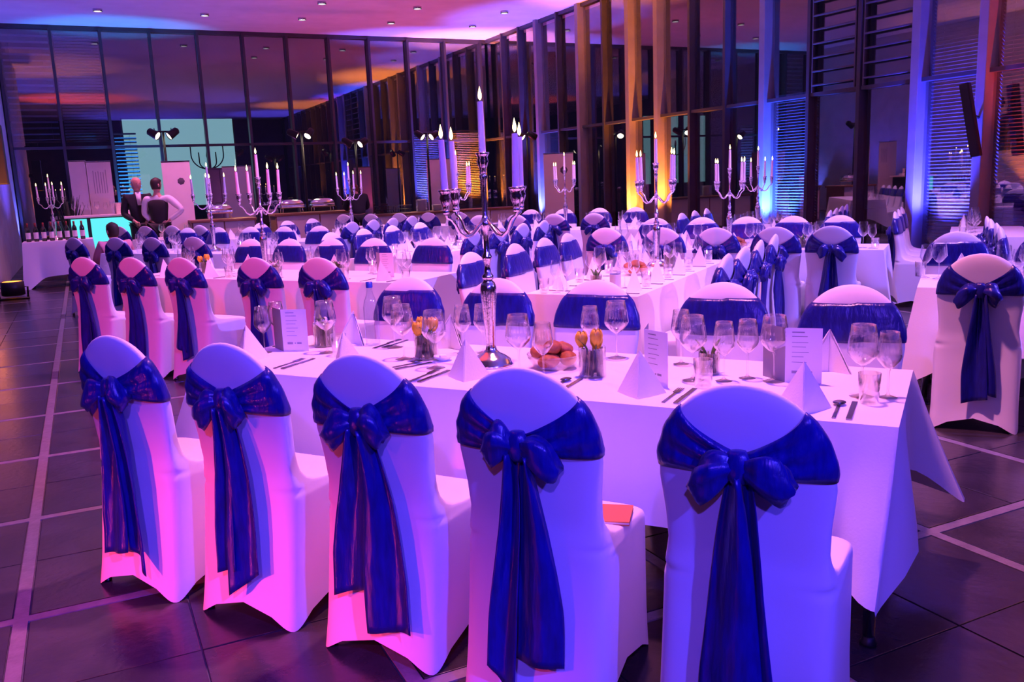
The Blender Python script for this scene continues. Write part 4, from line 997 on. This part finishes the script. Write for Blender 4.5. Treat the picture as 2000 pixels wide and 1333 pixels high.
# ================================================================ back of the room
def board(label, x, y, w, h, rz, emblem=None, lines=False):
    t = thing('roll_up_banner', label, 'banner', (x, y, 0), rz)
    ob('panel', MB().box(-w/2, w/2, -.006, .006, .08, h).mesh('banner_panel', M_board, False), t)
    ob('base', MB().box(-w/2-.02, w/2+.02, -.09, .09, 0, .085, bev=.012).mesh('banner_base', M_chrome, False), t)
    ob('top_bar', MB().box(-w/2-.005, w/2+.005, -.012, .012, h-.012, h+.012, bev=.004).mesh('banner_bar', M_chrome, False), t)
    if emblem:
        ex, ez, er = emblem
        ob('emblem', MB().lathe([(.001, 0), (er, 0), (er*.92, .003), (.001, .003)], 7).mesh('banner_emblem', M_ink), t, (ex, -.007, ez)).rotation_euler = (PI/2, 0, 0)
    if lines:
        pm = MB(); rnd = random.Random(3)
        for i in range(6): pm.box(-w*.25+i*w*.1, -w*.25+i*w*.1+.012, -.0075, -.006, h*.72, h*.93-rnd.uniform(0, .08))
        ob('print', pm.mesh('banner_print', M_strip, False), t, kind='stuff')
    return t
board('narrow white banner standing behind the bar, left one', .02, 18.9, .30, 2.17, .0)
board('white printed banner standing behind the bar, right of the narrow one', .38, 18.9, .44, 2.15, .0, lines=True)
board('tall pink lit board with dark emblem behind the waiter', 1.74, 18.4, .52, 2.10, -.2, (.07, 1.72, .07))
board('pale board glowing warm behind the buffet counter', 3.18, 20.3, .62, 2.02, -.2)
board('pink lit board with dark emblem before the right corner', 9.95, 17.85, .68, 2.04, -.45, (.12, 1.66, .09))
board('warm lit board behind the tall candelabrum', 8.05, 20.5, .62, 2.06, -.3)
t = thing('cabinet', 'dark upright cabinet behind the buffet left of the glowing board', 'cabinet', (2.92, 21.3, 0))
ob('body', MB().box(-.25, .25, -.2, .2, .06, 2.02, bev=.01).mesh('cabinet_body', M_dark, False), t)
for x in (-.125, .125):
    d = ob('door', MB().box(x-.12, x+.12, -.215, -.2, .1, 1.98, bev=.004).mesh('cabinet_door', M_dark, False), t)
    ob('handle', MB().box(x*.35-.008, x*.35+.008, -.23, -.215, 1.0, 1.15, bev=.003).mesh('cabinet_handle', M_chrome, False), d)
ob('plinth', MB().box(-.24, .24, -.19, .19, 0, .06).mesh('cabinet_plinth', M_black, False), t)
def counter(label, x0, x1, y, h, rz=0):
    L = x1-x0; t = thing('buffet_counter', label, 'counter', ((x0+x1)/2, y, 0), rz)
    n = max(1, round(L/.75)); w = L/n
    for i in range(n): ob('front_panel', MB().box(-L/2+i*w+.012, -L/2+(i+1)*w-.012, -.33, -.30, .06, h-.05, bev=.006).mesh('counter_panel', M_front, False), t)
    ob('carcass', MB().box(-L/2, L/2, -.30, .30, .0, h-.05).mesh('counter_carcass', M_wood, False), t)
    ob('worktop', MB().box(-L/2-.03, L/2+.03, -.37, .34, h-.05, h, bev=.008).mesh('counter_top', M_wood, False), t)
    for i in range(n+1): ob('post', MB().box(-L/2+i*w-.012, -L/2+i*w+.012, -.335, -.30, 0, h-.05).mesh('counter_post', M_wood, False), t)
    return t
counter('cream fronted buffet counter left of the glowing board', 1.88, 3.06, 18.2, .96)
counter('cream fronted buffet counter behind the bending person', 3.55, 5.35, 18.6, .99)
counter('long buffet counter with plates and baskets left of corner', 5.75, 9.2, 18.9, .86)
def chafing(x, y, z, label):
    t = thing('chafing_dish', label, 'chafing dish', (x, y, z))
    ob('pan', MB().box(-.24, .24, -.15, .15, .10, .17, bev=.02).mesh('chafing_pan', M_silver), t)
    rings = []
    for k in range(7):
        a = k/6*PI/2; rings.append([Vector((.23*cos(a)**.6*sx, .14*cos(a)**.6*sy, .17+.11*sin(a))) for sx, sy in ((-1,-1),(0,-1.08),(1,-1),(1.06,0),(1,1),(0,1.08),(-1,1),(-1.06,0))])
    ob('lid', MB().loft(rings).mesh('chafing_lid', M_silver), t); ob('lid_handle', MB().tube([(-.05, 0, .275), (-.05, 0, .31), (.05, 0, .31), (.05, 0, .275)], .008, 8).mesh('chafing_handle', M_blackm), t)
    for sx in (-1, 1):
        for sy in (-1, 1): ob('leg', MB().tube([(sx*.2, sy*.12, .11), (sx*.21, sy*.13, 0)], .008, 6).mesh('chafing_leg', M_silver), t)
chafing(2.45, 18.25, .96, 'silver chafing dish on the left buffet counter')
chafing(3.95, 18.6, .99, 'silver chafing dish on the middle buffet counter, left one'); chafing(4.6, 18.6, .99, 'silver chafing dish on the middle buffet counter, right one')
def plates(x, y, z, n, where):
    me = MB().lathe([(.001, 0), (.07, 0), (.13, .016), (.135, .02), (.128, .018), (.07, .004), (.001, .004)], 24, cap=False).mesh('dinner_plate', M_plate)
    for i in range(n): tag(ob('dinner_plate', me, None, (x+random.uniform(-.003, .003), y, z+i*.0145)), 'white dinner plate in the stack ' + where, 'plate', 'plates ' + where)
plates(6.95, 18.9, .86, 18, 'on the long buffet counter'); plates(7.35, 18.95, .86, 9, 'right end of long buffet')
def basket(x, y, z, label):
    t = thing('wire_basket', label, 'basket', (x, y, z))
    for zz in (.01, .08, .16): ob('hoop', MB().tube([(.2*cos(a)*(1+zz*.6), .13*sin(a)*(1+zz*.6), zz) for a in [2*PI*i/24 for i in range(25)]], .006, 6).mesh('basket_hoop', M_blackm), t)
    for i in range(14):
        a = 2*PI*i/14; ob('wire', MB().tube([(.2*cos(a), .13*sin(a), .01), (.2*cos(a)*1.1, .13*sin(a)*1.1, .16)], .004, 5).mesh('basket_wire', M_blackm), t)
basket(6.05, 18.85, .86, 'dark wire basket at the left of the long buffet counter'); basket(6.5, 18.95, .86, 'dark wire basket beside the plate stack on long buffet')
# light stands: black tripod poles with two par cans each
def par(t, x, z, yaw, pitch, lit):
    R = Matrix.Rotation(yaw, 3, 'Z') @ Matrix.Rotation(pitch, 3, 'X')
    mb = MB(); mb.lathe([(.03, .16), (.07, .13), (.078, .02), (.085, -.08), (.082, -.085), (.074, -.06)], 16, cap=False); mb.v = [tuple(Vector((x, 0, z)) + R @ Vector((v[0], v[2], v[1]))) for v in mb.v]
    c = ob('par_can', mb.mesh('par_can', M_blackm), t)
    lm = MB().lathe([(.001, -.062), (.074, -.062), (.074, -.066), (.001, -.066)], 16); lm.v = [tuple(Vector((x, 0, z)) + R @ Vector((v[0], v[2], v[1]))) for v in lm.v]
    ob('lens', lm.mesh('par_lens', M_lamp), c)
    ob('bracket', MB().tube([(x, 0, z), (x, .02, z+.12), (x*.8, 0, z-.02)], .01, 6).mesh('par_bracket', M_blackm), c)
def light_stand(label, x, y, h, rz=0, aims=((.5, .5), (-.6, .6))):
    t = thing('light_stand', label, 'light stand', (x, y, 0), rz)
    ob('pole', MB().tube([(0, 0, .05), (0, 0, 1.3), (0, 0, h)], [.028, .028, .022], 12).mesh('stand_pole', M_blackm), t)
    ob('crossbar', MB().tube([(-.22, 0, h), (.22, 0, h)], .016, 8).mesh('stand_bar', M_blackm), t)
    for k in range(3):
        a = k*2*PI/3+.5; ob('leg', MB().tube([(0, 0, .55), (.45*cos(a), .45*sin(a), .012)], .012, 8).mesh('stand_leg', M_blackm), t)
    for k, (yw, pt) in enumerate(aims): par(t, (-.16, .16)[k], h-.05, yw, pt, True)
    return t
light_stand('black light stand with par cans before the cyan screen', 1.62, 18.9, 2.70, 0, ((.9, .5), (-1.3, .6)))
light_stand('black light stand with par cans behind the middle buffet counter', 4.42, 19.2, 2.68, 0, ((1.2, .5), (-.9, .7)))
light_stand('black light stand with par cans behind the bending person', 5.62, 19.3, 2.48, 0, ((1.4, .6), (-1.2, .5)))
light_stand('black light stand with thick pole before the blue glass', 7.36, 19.4, 2.62, 0, ((.7, .6), (-1.3, .5)))
light_stand('black light stand with par cans above the right pink board', 9.75, 19.0, 2.55, 0, ((.7, .6), (1.6, .5)))
for x, y in ((3.0, 18.9), (4.5, 19.0), (7.0, 19.3)): lamp('par_beam', 'SPOT', (x, y+.3, 2.5), (1, .72, .42), 130, (x, 18.4, .95), spot_size=math.radians(60), spot_blend=.5, shadow_soft_size=.06)
# bar with glowing cyan front
t = thing('bar_counter', 'small bar counter with glowing cyan front panel', 'bar', (.42, 17.9, 0))
ob('front_panel', MB().box(-.30, .42, -.26, -.24, .30, 1.10).mesh('bar_glow', M_cyan, False), t)
ob('side_panel', MB().box(-.62, -.36, -.26, -.24, .30, 1.10).mesh('bar_glow_side', M_cyan, False), t)
ob('carcass', MB().box(-.66, .45, -.24, .24, .0, 1.12).mesh('bar_carcass', M_black, False), t)
ob('top', MB().box(-.72, .50, -.32, .30, 1.12, 1.16, bev=.008).mesh('bar_top', M_front, False), t)
ob('plinth', MB().box(-.66, .45, -.25, -.24, 0, .30).mesh('bar_plinth', M_black, False), t)
for i, x in enumerate((-.55, -.42, -.28, -.16, -.02, .1)):
    tag(ob('wine_glass', (g_red if i % 2 else g_white)[0][1], None, (.42+x, 17.95, 1.16)), 'wine glass waiting on the bar top', 'wine glass', 'wine glasses on the bar top')
tag(ob('ice_bucket', MB().lathe([(.001, 0), (.075, 0), (.10, .2), (.105, .2), (.10, .205), (.094, .2), (.07, .008), (.001, .008)], 20, cap=False).mesh('ice_bucket', M_silver), None, (.62, 17.9, 1.16)), 'silver ice bucket on the right of the bar top', 'bucket')
for i in range(5):
    tag(ob('napkin_stack', MB().box(-.07, .07, -.07, .07, 0, .012, bev=.003).mesh('flat_napkin', M_napkin, False), None, (.80, 17.85, 1.16+i*.0125), .1*i), 'folded napkin in the pile on the bar right end', 'napkin', 'napkin pile on the bar')
# wine table at the far left with bottles and a candelabrum
wt = (-.42, 17.0); L, Wd, tz = 1.06, .62, .78
t = thing('side_table', 'side table under pink lit cloth below the row of bottles', 'table', (*wt, 0))
ob('table_top', MB().box(-L/2, L/2, -Wd/2, Wd/2, tz-.035, tz-.006, bev=.004).mesh('side_table_top', M_board, False), t)
for sx in (-1, 1):
    for sy in (-1, 1): ob('leg', MB().tube([(sx*(L/2-.06), sy*(Wd/2-.06), 0), (sx*(L/2-.06), sy*(Wd/2-.06), tz-.03)], .019, 10).mesh('side_table_leg', M_chrome), t)
tag(ob('tablecloth', cloth_mesh(L, Wd, tz, .58, 21, .08), None, (*wt, 0)), 'pink lit tablecloth under the row of dark wine bottles', 'tablecloth', 'white tablecloths')
bb = MB().lathe([(.001, 0), (.036, 0), (.038, .006), (.038, .19), (.034, .215), (.016, .25), (.0145, .30), (.016, .302), (.016, .31), (.001, .312)], 16, cap=False).mesh('wine_bottle', M_bottle)
bl_ = MB().lathe([(.0386, .05), (.0386, .155)], 16, cap=False).mesh('wine_label', M_label); bf = MB().lathe([(.0168, .245), (.0155, .27), (.0165, .313), (.001, .3135)], 14, cap=False).mesh('wine_foil', M_foil)
for i in range(8):
    place('wine_bottle', [('bottle', bb), ('label', bl_), ('foil', bf)], 'dark wine bottle with pale label, %s from left on side table' % ORD[i], 'bottle', (-.86+i*.118, 16.86, tz), 0, 'row of wine bottles')
cnd = candelabrum(0, 0, 'silver candelabrum standing behind the row of wine bottles', .3); cnd.location = (-.46, 17.14, tz)
# dark plant between bottles and bar
t = thing('potted_plant', 'dark leafy plant between the wine bottles and the bar', 'plant', (-.22, 18.1, 0))
ob('pot', MB().lathe([(.001, 0), (.15, 0), (.19, .38), (.17, .38), (.001, .34)], 18, cap=False).mesh('plant_pot', M_planter), t)
rnd = random.Random(5)
for i in range(40):
    a = rnd.uniform(0, 2*PI); h = rnd.uniform(.6, 1.35); rr = rnd.uniform(.12, .32); g = []
    for r in range(6):
        q = r/5; rad = rr*q**1.4; wd = .035*sin(PI*(.08+.88*q))
        g.append([Vector((rad*cos(a)-s*wd*sin(a), rad*sin(a)+s*wd*cos(a), .34+h*q-.15*q*q)) for s in (-1, 0, 1)])
    ob('leaf', MB().sheet(g, .002).mesh('plant_leaf', M_plant), t)
# loudspeakers on the left pier
def speaker(label, loc, w, d, h, rot=(0, 0, 0)):
    t = thing('loudspeaker', label, 'loudspeaker', loc); t.rotation_euler = rot
    ob('cabinet', MB().box(-w/2, w/2, -d/2, d/2, -h/2, h/2, bev=.012).mesh('speaker_box', M_black, False), t)
    ob('grille', MB().box(-w/2+.012, w/2-.012, -d/2-.008, -d/2, -h/2+.012, h/2-.012, bev=.003).mesh('speaker_grille', M_grille, False), t)
    return t
t = speaker('black loudspeaker hanging on the left wall pier', (-1.12, 16.2, 2.2), .26, .28, .92); ob('wall_bracket', MB().box(-.24, -.13, -.03, .03, -.05, .05).mesh('speaker_bracket', M_blackm, False), t)
t = speaker('small dark loudspeaker high on the left wall pier', (-1.1, 16.4, 3.05), .22, .2, .26); ob('wall_bracket', MB().box(-.26, -.11, -.03, .03, -.04, .04).mesh('speaker_bracket', M_blackm, False), t)
# slim line speaker tilted on the right column
t = speaker('slim black line loudspeaker tilted from a right-hand column', (10.55, 7.86, 2.02), .12, .11, .96, (.0, .0, 1.2)); t.rotation_euler = (0, -.2, -1.265)
ob('wall_bracket', MB().tube([(0, .05, .1), (0, .15, .06), (0, .30, .04)], .018, 8).mesh('line_bracket', M_blackm), t); ob('clamp', MB().box(-.05, .05, .05, .08, .02, .18, bev=.006).mesh('line_clamp', M_blackm, False), t)
for k, v in LBL.items():
    if len(v) > 1 and any(g is None for _, g in v): print('DUP', k, len(v))
    if len(k.split()) > 16: print('LONG', k)
